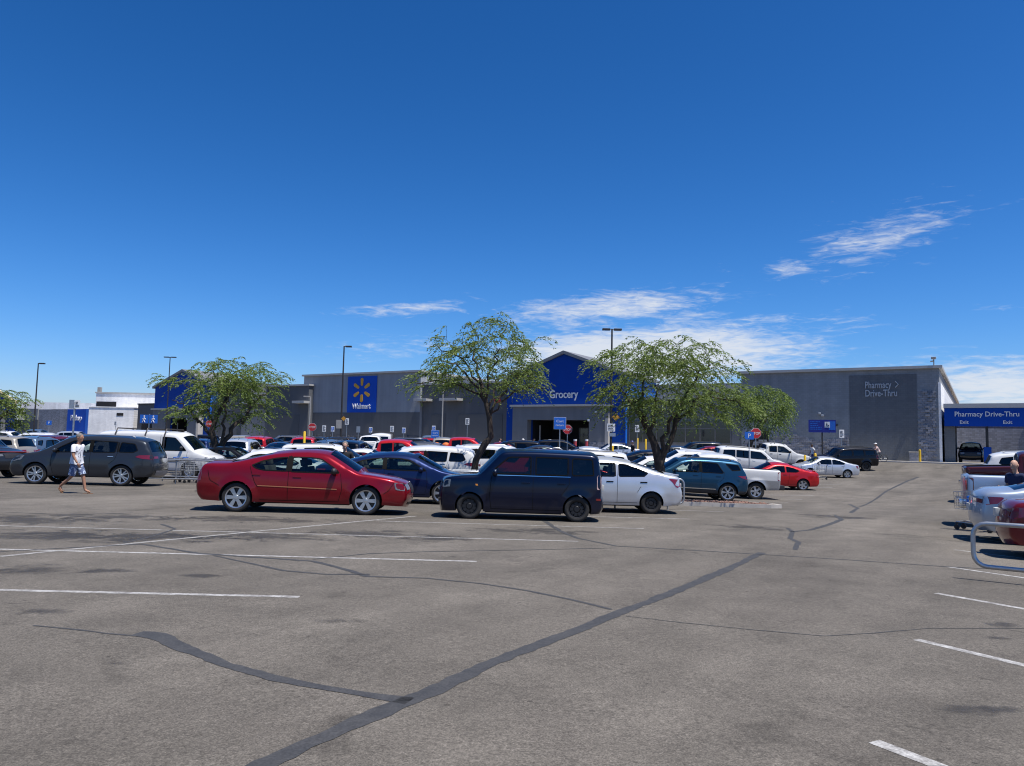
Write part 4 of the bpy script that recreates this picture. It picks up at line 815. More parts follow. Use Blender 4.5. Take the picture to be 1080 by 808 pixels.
TYPES['crossover'] = dict(L=4.65, W=1.84, H=1.69, R=.365, axles=[.89, 3.64], tum=.20, belt=[(0, 1.13), (2, 1.12), (3.5, 1.1), (4.65, .98)], sill=.3, rim=('split', .74, M_RIM), clad=.42, flare=.03, tr=.12, arch=1.17,
    top=[(.12, .32), (.02, .48), (.0, .7), (.05, 1.0), (.1, 1.15), (.26, 1.44), (.3, 1.6), (.55, 1.645), (1.2, 1.68), (1.8, 1.69), (2.4, 1.67), (2.85, 1.59), (3.3, 1.3), (3.62, 1.11), (4.1, 1.04), (4.48, .92), (4.62, .72), (4.65, .46), (4.5, .27)],
    glass=[(2.88, 3.6, 1.12, 1.6), (.08, .32, 1.18, 1.58)], wins=[[(.36, 1.30), (.46, 1.5), (.98, 1.535), (.72, 1.26)], [(1.08, 1.16), (1.32, 1.53), (1.98, 1.56), (1.98, 1.13), (1.12, 1.13)], [(2.07, 1.565), (2.55, 1.54), (2.9, 1.36), (3.22, 1.14), (3.12, 1.11), (2.07, 1.13)]], sideglass=[G_DARK, G_DARK, G_CLEAR],
    seams=[[(2.02, 1.6), (2.02, .42)], [(3.22, 1.12), (3.26, .7), (3.2, .42)], [(1.04, 1.2), (1.1, .9), (1.3, .75)]], handles=[(1.3, 1.0), (2.25, 1.0)], mirror=(3.1, 1.16), hardtrim=[([(2.025, 1.58), (2.025, 1.14)], .075)], moulding=[(1.4, .47), (3.15, .47)], mouldmat=M_CHROME, rails=(.7, 2.6, 1.73),
    lamps=[('headlight', [(4.58, .74), (4.5, .86), (4.1, .95), (4.2, .82)], (4.4, 4.7, .72, .86, .55, .98), M_HEAD), ('taillight', [(.045, .92), (.09, 1.07), (.5, 1.06), (.3, .97)], (0, .2, .92, 1.07, .4, .99), M_TAIL)],
    patches=[('grille', 4.4, 4.75, .5, .86, -.5, .5, M_BLACK), ('rear_cladding', 0, .2, .36, .6, -.9, .9, M_BLACK)], plate_z=.85, cabin=(.5, 3.4), seats=[2.3, 1.3], paint=paint('teal_blue', (.012, .05, .095), .5), noparcel=True)
TYPES['family_suv'] = dict(hardtrim=[([(2.2, 1.63), (2.2, 1.2)], .085), ([(1.27, 1.57), (1.29, 1.22)], .05)], L=4.98, W=1.95, H=1.78, R=.375, axles=[1.1, 4.0], tum=.17, belt=[(0, 1.2), (2, 1.18), (3.8, 1.15), (4.98, 1.0)], sill=.32, rim=('twin', .74, M_RIM), flare=.028, arch=1.14, clad=.36,
    top=[(.12, .36), (.02, .48), (.0, .75), (.06, 1.02), (.1, 1.16), (.26, 1.42), (.34, 1.62), (.6, 1.70), (1.2, 1.755), (2.1, 1.78), (2.8, 1.74), (3.12, 1.66), (3.6, 1.36), (3.95, 1.16), (4.4, 1.09), (4.8, .96), (4.95, .76), (4.98, .5), (4.85, .29)],
    glass=[(3.16, 3.93, 1.18, 1.68), (.1, .36, 1.22, 1.6)], wins=[[(.6, 1.3), (.72, 1.53), (1.2, 1.575), (1.25, 1.22), (.74, 1.22)], [(1.32, 1.58), (2.15, 1.61), (2.15, 1.19), (1.36, 1.205)], [(2.25, 1.61), (2.82, 1.585), (3.2, 1.38), (3.5, 1.18), (3.42, 1.16), (2.25, 1.19)]], sideglass=[G_DARK, G_DARK, G_CLEAR],
    seams=[[(2.2, 1.66), (2.2, .42)], [(3.5, 1.15), (3.5, .7), (3.42, .42)], [(1.28, 1.2), (1.35, .95), (1.55, .78)]], handles=[(1.5, 1.05), (2.45, 1.04)], handlemat=M_CHROME, mirror=(3.38, 1.23), rails=(.8, 2.8, 1.82), railmat=M_RIM,
    lamps=[('headlight', [(4.9, .78), (4.82, .94), (4.4, 1.02), (4.5, .86)], (4.7, 5, .78, .94, .55, .98), M_HEAD), ('taillight', [(.06, .98), (.1, 1.14), (.52, 1.13), (.66, 1.06), (.4, 1.0)], (0, .2, .98, 1.14, .62, .99), M_TAIL)],
    patches=[('grille', 4.7, 5.1, .55, .92, -.45, .45, M_BLACK), ('rear_bumper_step', 0, .2, .4, .62, -.88, .88, mat('grey_bumper', (.25, .25, .26), .4, .3))], plate_z=.95, cabin=(.55, 3.8), seats=[2.5, 1.5], paint=paint('slate', (.035, .04, .048), .5), noparcel=True)
TYPES['boxy_suv'] = dict(L=4.85, W=1.93, H=1.84, R=.39, axles=[1.05, 3.85], tum=.14, belt=[(0, 1.2), (2, 1.19), (4.85, 1.08)], sill=.42, rim=('five', .66, M_STEEL), flare=.035, arch=1.15, clad=.5, tr=.07,
    top=[(.08, .42), (.0, .55), (.0, 1.0), (.05, 1.3), (.14, 1.62), (.28, 1.75), (.9, 1.815), (2.1, 1.84), (2.8, 1.80), (3.08, 1.73), (3.45, 1.42), (3.72, 1.22), (4.3, 1.15), (4.68, 1.05), (4.82, .87), (4.85, .58), (4.74, .38)],
    glass=[(3.12, 3.7, 1.24, 1.74), (.0, .2, 1.24, 1.64)], wins=[[(.3, 1.25), (.36, 1.62), (1.1, 1.67), (1.1, 1.23)], [(1.2, 1.675), (2.05, 1.69), (2.05, 1.22), (1.2, 1.23)], [(2.15, 1.69), (2.8, 1.66), (3.15, 1.42), (3.32, 1.23), (2.15, 1.22)]], sideglass=[G_DARK]*3,
    seams=[[(2.1, 1.72), (2.1, .5)], [(3.34, 1.2), (3.36, .8), (3.3, .5)], [(1.15, 1.7), (1.15, 1.1), (1.4, .85)]], handles=[(1.4, 1.08), (2.35, 1.08)], mirror=(3.25, 1.28), rails=(.5, 2.7, 1.88),
    lamps=[('headlight', [(4.8, .84), (4.76, 1.02), (4.55, 1.05), (4.58, .86)], (4.6, 4.9, .82, 1.0, .6, .98), M_HEAD), ('taillight', [(.01, 1.0), (.03, 1.25), (.2, 1.25), (.2, 1.0)], (-.1, .15, 1.0, 1.25, .78, .99), M_TAIL)],
    patches=[('grille', 4.6, 4.95, .7, 1.0, -.52, .52, M_BLACK)], plate_z=.85, cabin=(.4, 3.5), seats=[2.4, 1.4], paint=paint('black', (.006, .006, .008), .2), noparcel=True)
PK = [(.0, .5), (.08, .56), (.1, .75), (.1, 1.2), (.1, 1.36), (.18, 1.37), (.6, 1.37), (1.2, 1.37), (1.86, 1.37), (1.95, 1.39), (1.98, 1.52), (2.0, 1.7), (2.1, 1.86), (2.6, 1.905), (3.2, 1.905), (3.65, 1.83), (4.1, 1.5), (4.42, 1.25), (4.9, 1.2), (5.45, 1.12), (5.68, .98), (5.75, .72), (5.72, .52), (5.6, .36)]
PKC = dict(L=5.75, W=1.98, H=1.91, R=.39, axles=[1.2, 4.8], tum=.2, belt=[(0, 1.4), (1.9, 1.4), (2.1, 1.28), (4.4, 1.24), (5.75, 1.08)], sill=.45, rim=('five', .62, M_RIM), flare=.04, arch=1.2, tr=.02, pr=.2, tf=.12, top=PK, bed=(.16, 1.88, 1.33), redge=.06,
    glass=[(3.7, 4.38, 1.27, 1.82), (1.93, 2.08, 1.45, 1.8)], wins=[[(2.2, 1.72), (2.8, 1.765), (2.8, 1.3), (2.2, 1.3)], [(2.9, 1.77), (3.35, 1.745), (3.72, 1.5), (3.95, 1.31), (3.9, 1.29), (2.9, 1.3)]], sideglass=[G_DARK, G_CLEAR], rearglass=G_CLEAR,
    seams=[[(1.96, 1.34), (1.96, .5)], [(2.85, 1.8), (2.85, .5)], [(3.98, 1.26), (4.0, .8), (3.95, .5)], [(2.15, 1.75), (2.15, .5)]], handles=[(2.35, 1.14), (3.05, 1.14)], handlemat=M_BLACK, mirror=(3.85, 1.38), mirrormat=M_BLACK, bumper=(.02, .62),
    lamps=[('headlight', [(5.7, .84), (5.66, 1.02), (5.42, 1.06), (5.42, .86)], (5.5, 5.8, .82, 1.02, .6, .98), M_HEAD), ('taillight', [(.105, .92), (.105, 1.3), (.24, 1.3), (.24, .92)], (0, .15, .92, 1.3, .84, .99), M_TAIL)],
    patches=[('grille', 5.5, 5.85, .7, 1.02, -.55, .55, M_BLACK)], plate_z=.64, cabin=(2.15, 4.1), seats=[3.0, 2.45], paint=paint('work_white', (.58, .58, .57), .0), noparcel=True)
TYPES['pickup_truck'] = PKC
TYPES['two_tone_pickup'] = dict(PKC, clad=.92, cladmat=paint('pewter', (.36, .36, .36), .4), bumpermat=M_BLACK, step=.075)
# small older pickup with a low bed
TYPES['compact_pickup'] = dict(PKC, L=5.0, W=1.78, H=1.68, R=.34, axles=[1.05, 4.1], sill=.38, top=[(x*.87, z*.87) for x, z in PK], bed=(.14, 1.63, 1.15), belt=[(0, 1.22), (1.65, 1.22), (1.83, 1.12), (3.83, 1.08), (5, .94)],
    glass=[(3.22, 3.81, 1.1, 1.58), (1.68, 1.81, 1.26, 1.57)], wins=[[(x*.87, z*.87) for x, z in w] for w in PKC['wins']], seams=[[(x*.87, z*.87) for x, z in w] for w in PKC['seams']], handles=[(2.65, .99)], mirror=(3.35, 1.2), bumper=(.02, .54),
    lamps=[('headlight', [(4.96, .73), (4.92, .89), (4.7, .92), (4.72, .75)], (4.8, 5.1, .71, .89, .6, .98), M_HEAD), ('taillight', [(.095, .78), (.095, 1.12), (.18, 1.12), (.18, .78)], (0, .15, .78, 1.12, .84, .99), M_TAIL)], patches=[('grille', 4.8, 5.1, .61, .89, -.55, .55, M_BLACK)], plate_z=.56, cabin=(1.87, 3.57), seats=[2.6, 2.15])
TYPES['cargo_van'] = dict(L=5.55, W=1.98, H=2.09, R=.375, axles=[1.2, 4.55], tum=.08, belt=[(0, 1.3), (3.3, 1.25), (4.6, 1.2), (5.55, 1.0)], sill=.36, rim=('steel', .62, M_RIM), flare=.015, tr=.05, pr=.25, arch=1.15, rroof=.16,
    top=[(.06, .4), (-.02, .5), (.0, 1.0), (.04, 1.7), (.12, 1.98), (.35, 2.05), (1.5, 2.09), (3.2, 2.07), (3.7, 2.03), (3.95, 1.93), (4.35, 1.56), (4.65, 1.24), (5.05, 1.13), (5.38, 1.02), (5.52, .82), (5.55, .52), (5.42, .34)],
    glass=[(4.0, 4.62, 1.27, 1.93), (-.05, .1, 1.35, 1.8)], wins=[[(3.2, 1.86), (3.78, 1.83), (4.12, 1.5), (4.34, 1.26), (3.2, 1.25)]], sideglass=[G_DARK], seams=[[(3.1, 1.95), (3.1, .42)], [(4.4, 1.2), (4.35, .42)], [(1.9, 1.9), (1.9, .42)]], handles=[(3.3, 1.05)], handlemat=M_BLACK, mirror=(4.15, 1.38), mirrormat=M_BLACK,
    lamps=[('headlight', [(5.5, .8), (5.46, .96), (5.2, 1.0), (5.22, .82)], (5.3, 5.6, .8, .98, .6, .98), M_HEAD), ('taillight', [(.0, .9), (.01, 1.4), (.1, 1.4), (.1, .9)], None, M_TAIL)], patches=[('grille', 5.3, 5.65, .6, .95, -.55, .55, M_BLACK)], plate_z=.75, cabin=(3.0, 4.5), seats=[3.3, 3.2], paint=paint('work_white', (.58, .58, .57), 0), noparcel=True, extra=[roofrack], moulding=[(1.7, .78), (4.3, .76)])
TYPES['minivan'] = dict(TYPES['family_suv'], hardtrim=[([(2.2, 1.57), (2.2, 1.16)], .085)], H=1.72, R=.34, axles=[1.05, 4.0], sill=.22, clad=None, top=[(x, z*.965) for x, z in TYPES['family_suv']['top']], rim=('five', .7, M_RIM), paint=paint('pearl_white', (.62, .62, .61), .05), glass=[(3.16, 3.93, 1.14, 1.62), (.1, .36, 1.18, 1.55)],
    wins=[[(x, z*.965) for x, z in w] for w in TYPES['family_suv']['wins']], rails=None, belt=[(0, 1.17), (2, 1.14), (3.8, 1.11), (4.98, .96)])
PROTO = {}
def copy_car(src):
    return copy_tree(src)
def park(kind, x, y, yaw, label, cat, col=None, group='cars parked across the lot', name=None):
    th = R(yaw); nm = name or kind
    if kind not in PROTO:
        r = empty(nm); build_car(TYPES[kind], r); PROTO[kind] = (r, TYPES[kind]['paint'])
    else: r = copy_car(PROTO[kind][0]); r.name = nm
    base = PROTO[kind][1]
    if col is not None and col != base:
        for ch in r.children:
            for sl in ch.material_slots:
                if sl.material == base: sl.link = 'OBJECT'; sl.material = col
        if r is PROTO[kind][0]: PROTO[kind] = (r, col)
    e = 1.4; dx, dy = math.cos(th), math.sin(th); f = gz(x+dx*e, y+dy*e); b = gz(x-dx*e, y-dy*e); l = gz(x-dy*.8, y+dx*.8); rr = gz(x+dy*.8, y-dx*.8)
    X = Vector((dx*2*e, dy*2*e, f-b)).normalized(); Yv = Vector((-dy*1.6, dx*1.6, l-rr)).normalized(); Z = X.cross(Yv).normalized(); Yv = Z.cross(X)
    M = Matrix((X, Yv, Z)).transposed(); r.rotation_euler = M.to_euler(); r.location = (x, y, (f+b+l+rr)/4+.002)
    return tag(r, label, cat, group)
C_WHITE = paint('pearl_white', (.62, .62, .61), .05); C_WORK = paint('work_white', (.58, .58, .57), 0); C_SILVER = paint('bright_silver', (.55, .57, .60), .5); C_GREY = paint('mid_grey', (.16, .165, .175), .5); C_BLACK = paint('black', (.006, .006, .008), .2)
C_RED = paint('bright_red', (.42, .012, .016), .2); C_DRED = paint('dark_red', (.14, .008, .014), .3); C_BLUE = paint('deep_blue', (.008, .018, .07), .4); C_ICE = paint('ice_blue', (.38, .44, .52), .5); C_STEELB = paint('steel_blue', (.12, .17, .24), .5); C_BEIGE = paint('champagne', (.42, .38, .31), .5); C_SALMON = paint('sunburnt_red', (.5, .1, .07), .1); C_SLATE = paint('slate', (.035, .04, .048), .5); C_GREEN = paint('pale_green', (.35, .45, .42), .3); C_OXB = paint('oxblood', (.05, .008, .01), .2)

# ------------------------------------------------------------------ trees
def make_tree(name, base, trunk, limbs, crown, nspray, leaf, label, seed, spray=(.75, .5), droop=.5, group=None, bark=None, tl=.125, lw=.019):
    """trunk: points with radius; crown: centre, radii; sprays of small leaflets hang from twigs that fork off the limbs"""
    r = random.Random(seed); T = empty(name, base, 0, label, 'tree', group); bm = B(); P = [Vector(p[:3]) for p in trunk]; tube(bm, P, [p[3] for p in trunk], 9)
    lobes = [(Vector(q[0]), q[1], q[2]) for q in crown]; nodes = [(p, q[3]) for p, q in zip(P, trunk)][len(P)//2:]
    def limb(p0, p1, r0, r1, n=6, wob=.1, sag=.15):
        L = (p1-p0).length; pts = []
        for i in range(n+1):
            t = i/n; p = p0.lerp(p1, t)+Vector((0, 0, sag*L*math.sin(math.pi*t)))
            if 0 < i < n: p += Vector((r.uniform(-1, 1), r.uniform(-1, 1), r.uniform(-.6, .6)))*wob*L*.35
            pts.append(p)
        rr = [r0+(r1-r0)*(i/n) for i in range(n+1)]; tube(bm, pts, rr, 6); return list(zip(pts, rr))
    for st, en, r0 in limbs: nodes += limb(Vector(st), Vector(en), r0, r0*.35, 8, .16)[2:]
    tg = []
    for c, rad, fr in lobes:
        mine = []
        while len(mine) < nspray*fr:
            v = Vector((r.uniform(-1, 1), r.uniform(-1, 1), r.uniform(-1, 1)))
            if v.length > 1 or v.length < .25 and r.random() < .6: continue
            if v.z < -.25 and math.hypot(v.x, v.y) < .45: continue
            ang = math.atan2(v.y, v.x); k = 1+.16*math.sin(3*ang+seed)+.1*math.sin(5*ang+2*seed)+.08*math.sin(4*v.z+seed)
            mine.append(c+Vector((v.x*rad[0]*k, v.y*rad[1]*k, v.z*rad[2]*(1+.12*math.sin(2*ang+seed)))))
        # thin out some gaps for the sky to show through
        gaps = [c+Vector((r.uniform(-1, 1)*rad[0], r.uniform(-1, 1)*rad[1], r.uniform(-.8, .9)*rad[2])) for _ in range(max(2, int(14*fr)))]
        tg += [p for p in mine if min((p-g).length for g in gaps) > .17*(rad[0]+rad[2])/2 or r.random() < .25]
    c = sum(tg, Vector())/len(tg); rad = (max(abs(p.x-c.x) for p in tg), max(abs(p.y-c.y) for p in tg), 1)
    tg.sort(key=lambda p: (p-P[-1]).length); lv, lf = [], []
    subs = []
    for p in tg:
        q, qr = min(nodes+subs[-400:], key=lambda n: (n[0]-p).length + .25*max(0, n[0].z-p.z)); L = (p-q).length
        if L > .25: seg = limb(q, p, max(.007, min(qr*.6, .05)), .006, 4, .14, .06); subs += [(a, b) for a, b in seg[2:]]
        for _ in range(r.randint(3, 5)):
            d = Vector((r.uniform(-1, 1), r.uniform(-1, 1), r.uniform(-.35, .35))) + (p-c)*Vector((1, 1, .3)).length*0.0; d += Vector(((p-c).x/rad[0], (p-c).y/rad[1], 0))*.8; d.normalize(); l = r.uniform(.5, 1)*spray[0]
            m = r.randint(14, 20)
            for k in range(m):
                t = (k+r.random())/m; a = p+d*l*t+Vector((0, 0, -droop*l*t*t)); e = Vector((d.x+r.uniform(-.9, .9), d.y+r.uniform(-.9, .9), r.uniform(-.7, .35)-droop*t)).normalized(); n = e.cross(Vector((r.uniform(-1, 1), r.uniform(-1, 1), r.uniform(.2, 1)))).normalized(); h = tl*r.uniform(.6, 1.15); w = lw*r.uniform(.7, 1.2)
                i = len(lv); lv += [a, a+e*h*.5+n*w, a+e*h, a+e*h*.5-n*w]; lf.append((i, i+1, i+2, i+3))
    obj('trunk', bm, bark or M_BARK, T, 60); me = bpy.data.meshes.new('crown'); me.from_pydata([v[:] for v in lv], [], lf); obj('crown', me, leaf, T); return T
def trees():
    # middle tree: one leaning trunk that kinks, then opens into an umbrella
    b = Vector((-1.35, 27.6, 0)); b.z = gz(b.x, b.y)-.05
    make_tree('mesquite_tree', b, [(0, 0, 0, .15), (.02, 0, .7, .135), (.1, .02, 1.35, .12), (.42, .0, 1.95, .13), (.62, .05, 2.2, .115), (.55, .0, 2.9, .10), (.4, 0, 3.5, .085), (.2, .05, 4.2, .06)],
        [((.55, 0, 2.9), (1.9, .4, 4.6), .06), ((.45, 0, 3.3), (-1.2, -.3, 4.9), .06), ((.4, 0, 3.5), (.9, -1.1, 5.3), .05), ((.3, 0, 3.9), (-.4, .9, 5.7), .05), ((.5, 0, 3.1), (1.0, 1.2, 4.6), .05), ((.25, 0, 4.1), (-1.7, .5, 5.5), .04), ((.5, 0, 3.0), (2.6, -.2, 4.0), .045), ((.4, 0, 3.4), (-2.2, .2, 4.1), .045)],
        [((.5, 0, 5.15), (2.05, 1.9, 1.55), .72), ((1.6, 0, 4.4), (.85, 1.0, .7), .15), ((-1.25, 0, 4.35), (.95, 1.1, .8), .15)], 225, M_LEAF, 'umbrella shaped mesquite with one thin kinked dark trunk behind the boxy car', 4, (.8, .5), .55)
    b = Vector((5.35, 27.2, 0)); b.z = gz(b.x, b.y)
    make_tree('mesquite_tree', b, [(.12, 0, 0, .21), (.08, 0, .6, .19), (.0, 0, 1.2, .18), (-.1, 0, 1.75, .17), (-.25, 0, 2.2, .13), (-.6, .05, 2.9, .11), (-.95, .1, 3.6, .08)],
        [((.0, 0, 1.3), (1.0, .3, 3.9), .12), ((-.05, 0, 1.5), (.6, -.5, 3.6), .1), ((-.6, 0, 2.9), (-1.9, .3, 4.3), .06), ((-.4, 0, 2.5), (.1, .9, 4.3), .07), ((.5, .1, 2.8), (2.2, .3, 4.0), .07), ((.8, .2, 3.3), (1.6, -.6, 4.9), .06), ((-.8, 0, 3.3), (-.6, -.7, 4.8), .05), ((.9, .2, 3.6), (2.9, .1, 3.5), .05)],
        [((-.15, 0, 5.05), (2.45, 2.0, .95), .42), ((.85, 0, 4.15), (2.2, 2.1, 1.3), .42), ((2.35, 0, 3.55), (.75, 1.0, .8), .09), ((-1.3, 0, 3.75), (.95, 1, .8), .09), ((.1, -.5, 3.3), (1.7, 1.1, .55), .13)], 360, M_LEAF, 'broad dense mesquite with forked trunk standing in the gravel island', 9, (.8, .5), .6)
    b = Vector((-15.4, 40, 0)); b.z = gz(b.x, b.y)-.05
    make_tree('mesquite_tree', b, [(.1, 0, 0, .30), (.05, 0, .8, .26), (-.1, 0, 1.5, .2), (-.35, 0, 2.3, .15), (-.1, 0, 3.1, .11), (.35, 0, 4.0, .09), (.4, 0, 5.0, .05)],
        [((0, 0, .9), (1.5, .2, 3.2), .17), ((1.2, .15, 2.7), (2.5, .2, 4.4), .09), ((-.1, 0, 1.4), (-1.5, .4, 3.0), .12), ((-1.2, .3, 2.7), (-2.6, .2, 3.9), .07), ((.1, 0, 1.1), (.6, -.8, 3.6), .1), ((.35, 0, 4.0), (-.9, .3, 5.6), .05), ((.2, 0, 3.6), (1.5, -.4, 5.3), .06), ((-.2, 0, 2.6), (-1.6, -.5, 4.6), .06)],
        [((.85, 0, 4.05), (2.15, 2.2, 1.55), .56), ((.75, 0, 5.3), (2.3, 2.0, .9), .34), ((-2.3, 0, 5.0), (1.1, .8, .25), .05), ((-1.4, 0, 3.3), (1.0, 1.0, .5), .05)], 250, M_LEAF, 'spreading many stemmed mesquite beside the white work van', 21, (.95, .5), .5, None, None, .16, .025)
    b = Vector((19.0, 58.5, 0)); b.z = gz(b.x, b.y)
    make_tree('willow_tree', b, [(-.9, 0, 0, .24), (-.75, 0, 1.4, .2), (-.5, 0, 2.2, .18), (.0, 0, 2.8, .16), (.3, 0, 3.4, .13), (.5, 0, 4.3, .1)],
        [((.1, 0, 3.0), (1.8, .2, 4.8), .09), ((.3, 0, 3.4), (-1.2, .2, 4.9), .08), ((.5, 0, 4.2), (.9, -.6, 5.8), .06), ((.4, 0, 3.9), (-.6, .6, 5.8), .06)],
        [((.55, 0, 4.75), (2.0, 1.9, 1.85), 1)], 190, M_LEAF2, 'small drooping willow-like tree against the tall grey wall', 31, (1.1, .5), 1.0, None, None, .2, .03)
    b = Vector((-37.2, 55, 0)); b.z = gz(b.x, b.y)
    make_tree('mesquite_tree', b, [(0, 0, 0, .25), (-.1, 0, 1.2, .2), (-.3, 0, 2.4, .14), (-.3, 0, 3.4, .08)], [((-.2, 0, 1.8), (1.2, .2, 3.9), .09), ((-.2, 0, 2.2), (-1.6, .3, 4.0), .09), ((-.3, 0, 2.6), (.1, -.8, 4.7), .07)],
        [((-.3, 0, 3.75), (2.2, 2.1, 1.6), 1)], 130, M_LEAF, 'mesquite cut off by the left edge before the far gable', 44, (1.0, .5), .5, None, None, .2, .03)
    b = Vector((-26.0, 39.6, 0)); b.z = gz(b.x, b.y)
    T = make_tree('sage_bush', b, [(0, 0, 0, .06), (0, 0, .5, .05), (.05, 0, .9, .03)], [((0, 0, .4), (.6, .1, .9), .03), ((0, 0, .4), (-.6, 0, .9), .03)], [((0, 0, .95), (.85, .8, .7), 1)], 90, M_SAGE, 'rounded grey green bush at the left edge beside the beige car', 51, (.35, .3), .1, None, None, .12, .03); T['category'] = 'bush'
    for k, (px, Y, h, w) in enumerate([(1067, 150, 5.4, 3.2), (1090, 155, 6, 4)]):
        p = at(px, 470, Y); make_tree('distant_tree', (p.x, p.y, .55), [(0, 0, 0, .3), (0, 0, h*.4, .22), (0, 0, h*.7, .1)], [((0, 0, h*.4), (w*.5, 0, h*.7), .1), ((0, 0, h*.4), (-w*.5, 0, h*.75), .1)], [((0, 0, h*.62), (w, w, h*.42), 1)], 130, M_DARKLEAF, ['dark green tree seen far beyond the pharmacy lanes', 'dark tree at the right edge beyond the pharmacy lanes'][k], 60+k, (1.0, .5), .3, None, None, .5, .13)
trees()

# ------------------------------------------------------------------ cars: the near ones first
NEAR = 'cars parked across the lot'
park('muscle_sedan', -5.07, 19.3, 3, 'glossy maroon four door saloon with tan side strip, parked nose right', 'car', name='saloon_car')
park('box_car', .27, 19.2, 180, 'boxy midnight blue hatchback with flat roof and black steel wheels', 'car', name='boxy_hatchback')
p = ground(687, 542.3); park('compact_sedan', p.x+.9-2.23, p.y+.85, 180, 'silver saloon with red tail lamp and black steel wheels beside the gravel island', 'car', name='saloon_car')
p = ground(465, 532.5); park('fastback', p.x-3.92+2.45, p.y+.9, 2, 'deep blue fastback with many spoke wheels parked between maroon saloon and boxy car', 'car', name='saloon_car')
park('crossover', 7.5, 32.3, 182, 'teal blue crossover with black lower trim parked behind the gravel island', 'car', name='crossover_car')
park('two_tone_pickup', 9.4, 35.4, 180, 'white over grey pickup tail first behind the teal crossover', 'pickup', name='pickup_truck')
park('coupe', 14.7, 42.6, 180, 'bright red two door coupe tail out into the aisle', 'car', name='coupe_car')
park('saloon', 22.85, 55.6, 180, 'silver saloon tail out into the aisle between red coupe and black off-roader', 'car', C_SILVER, name='saloon_car')
park('boxy_suv', 27.1, 61.9, 180, 'black off-roader last in the row before the pharmacy wall', 'car', C_BLACK, name='off_road_car')
park('family_suv', -15.55, 28.35, 187, 'dark slate family SUV behind the walking man in white shirt', 'car', C_SLATE, name='family_car')
park('cargo_van', at(172, 470, 35.5).x, 35.5, -3, 'white work van with ladder rack hoops behind the slate SUV', 'van')
# right of the aisle, tails toward it
park('pickup_truck', 14.9, 19.6, -27, 'silver pickup with a shopping cart left at its tail', 'pickup', C_ICE)
park('fastback', 12.6, 16.1, -22, 'ice blue saloon between silver pickup and dark red saloon', 'car', C_ICE, name='saloon_car')
park('saloon', 11.25, 13.3, -25, 'dark red saloon cut off by the right edge behind the bent pipe rail', 'car', C_DRED, name='saloon_car')
park('pickup_truck', 22.1, 31.6, -27, 'oxblood pickup with its bed toward the aisle behind the white saloon', 'pickup', C_OXB)
park('family_suv', 25.2, 35.9, -26, 'white SUV at right edge beyond the oxblood pickup', 'car', C_WHITE, name='family_car')
park('saloon', 17.9, 24.3, -27, 'white saloon between silver pickup and oxblood pickup', 'car', C_WHITE, name='saloon_car')
q = fac(48.95, 3.2, 0); park('pickup_truck', q.x, q.y, -121.8, 'black pickup facing out from under the blue pharmacy canopy', 'pickup', C_BLACK)
OLD = park('boxy_suv', -22.35, 31.2, -14, 'old dark off-roader with red hood edge and orange plate at left edge', 'car', C_SLATE, name='old_off_road_car')
b = B(); box(b, 2.4, 2.44, -.05, .25, .62, .78); obj('front_plate', b, M_ORPLATE, OLD)
b = B(); box(b, 2.05, 2.36, -.84, .84, 1.045, 1.075, .01); obj('hood_stripe', b, paint('red_stripe', (.45, .06, .04)), OLD)
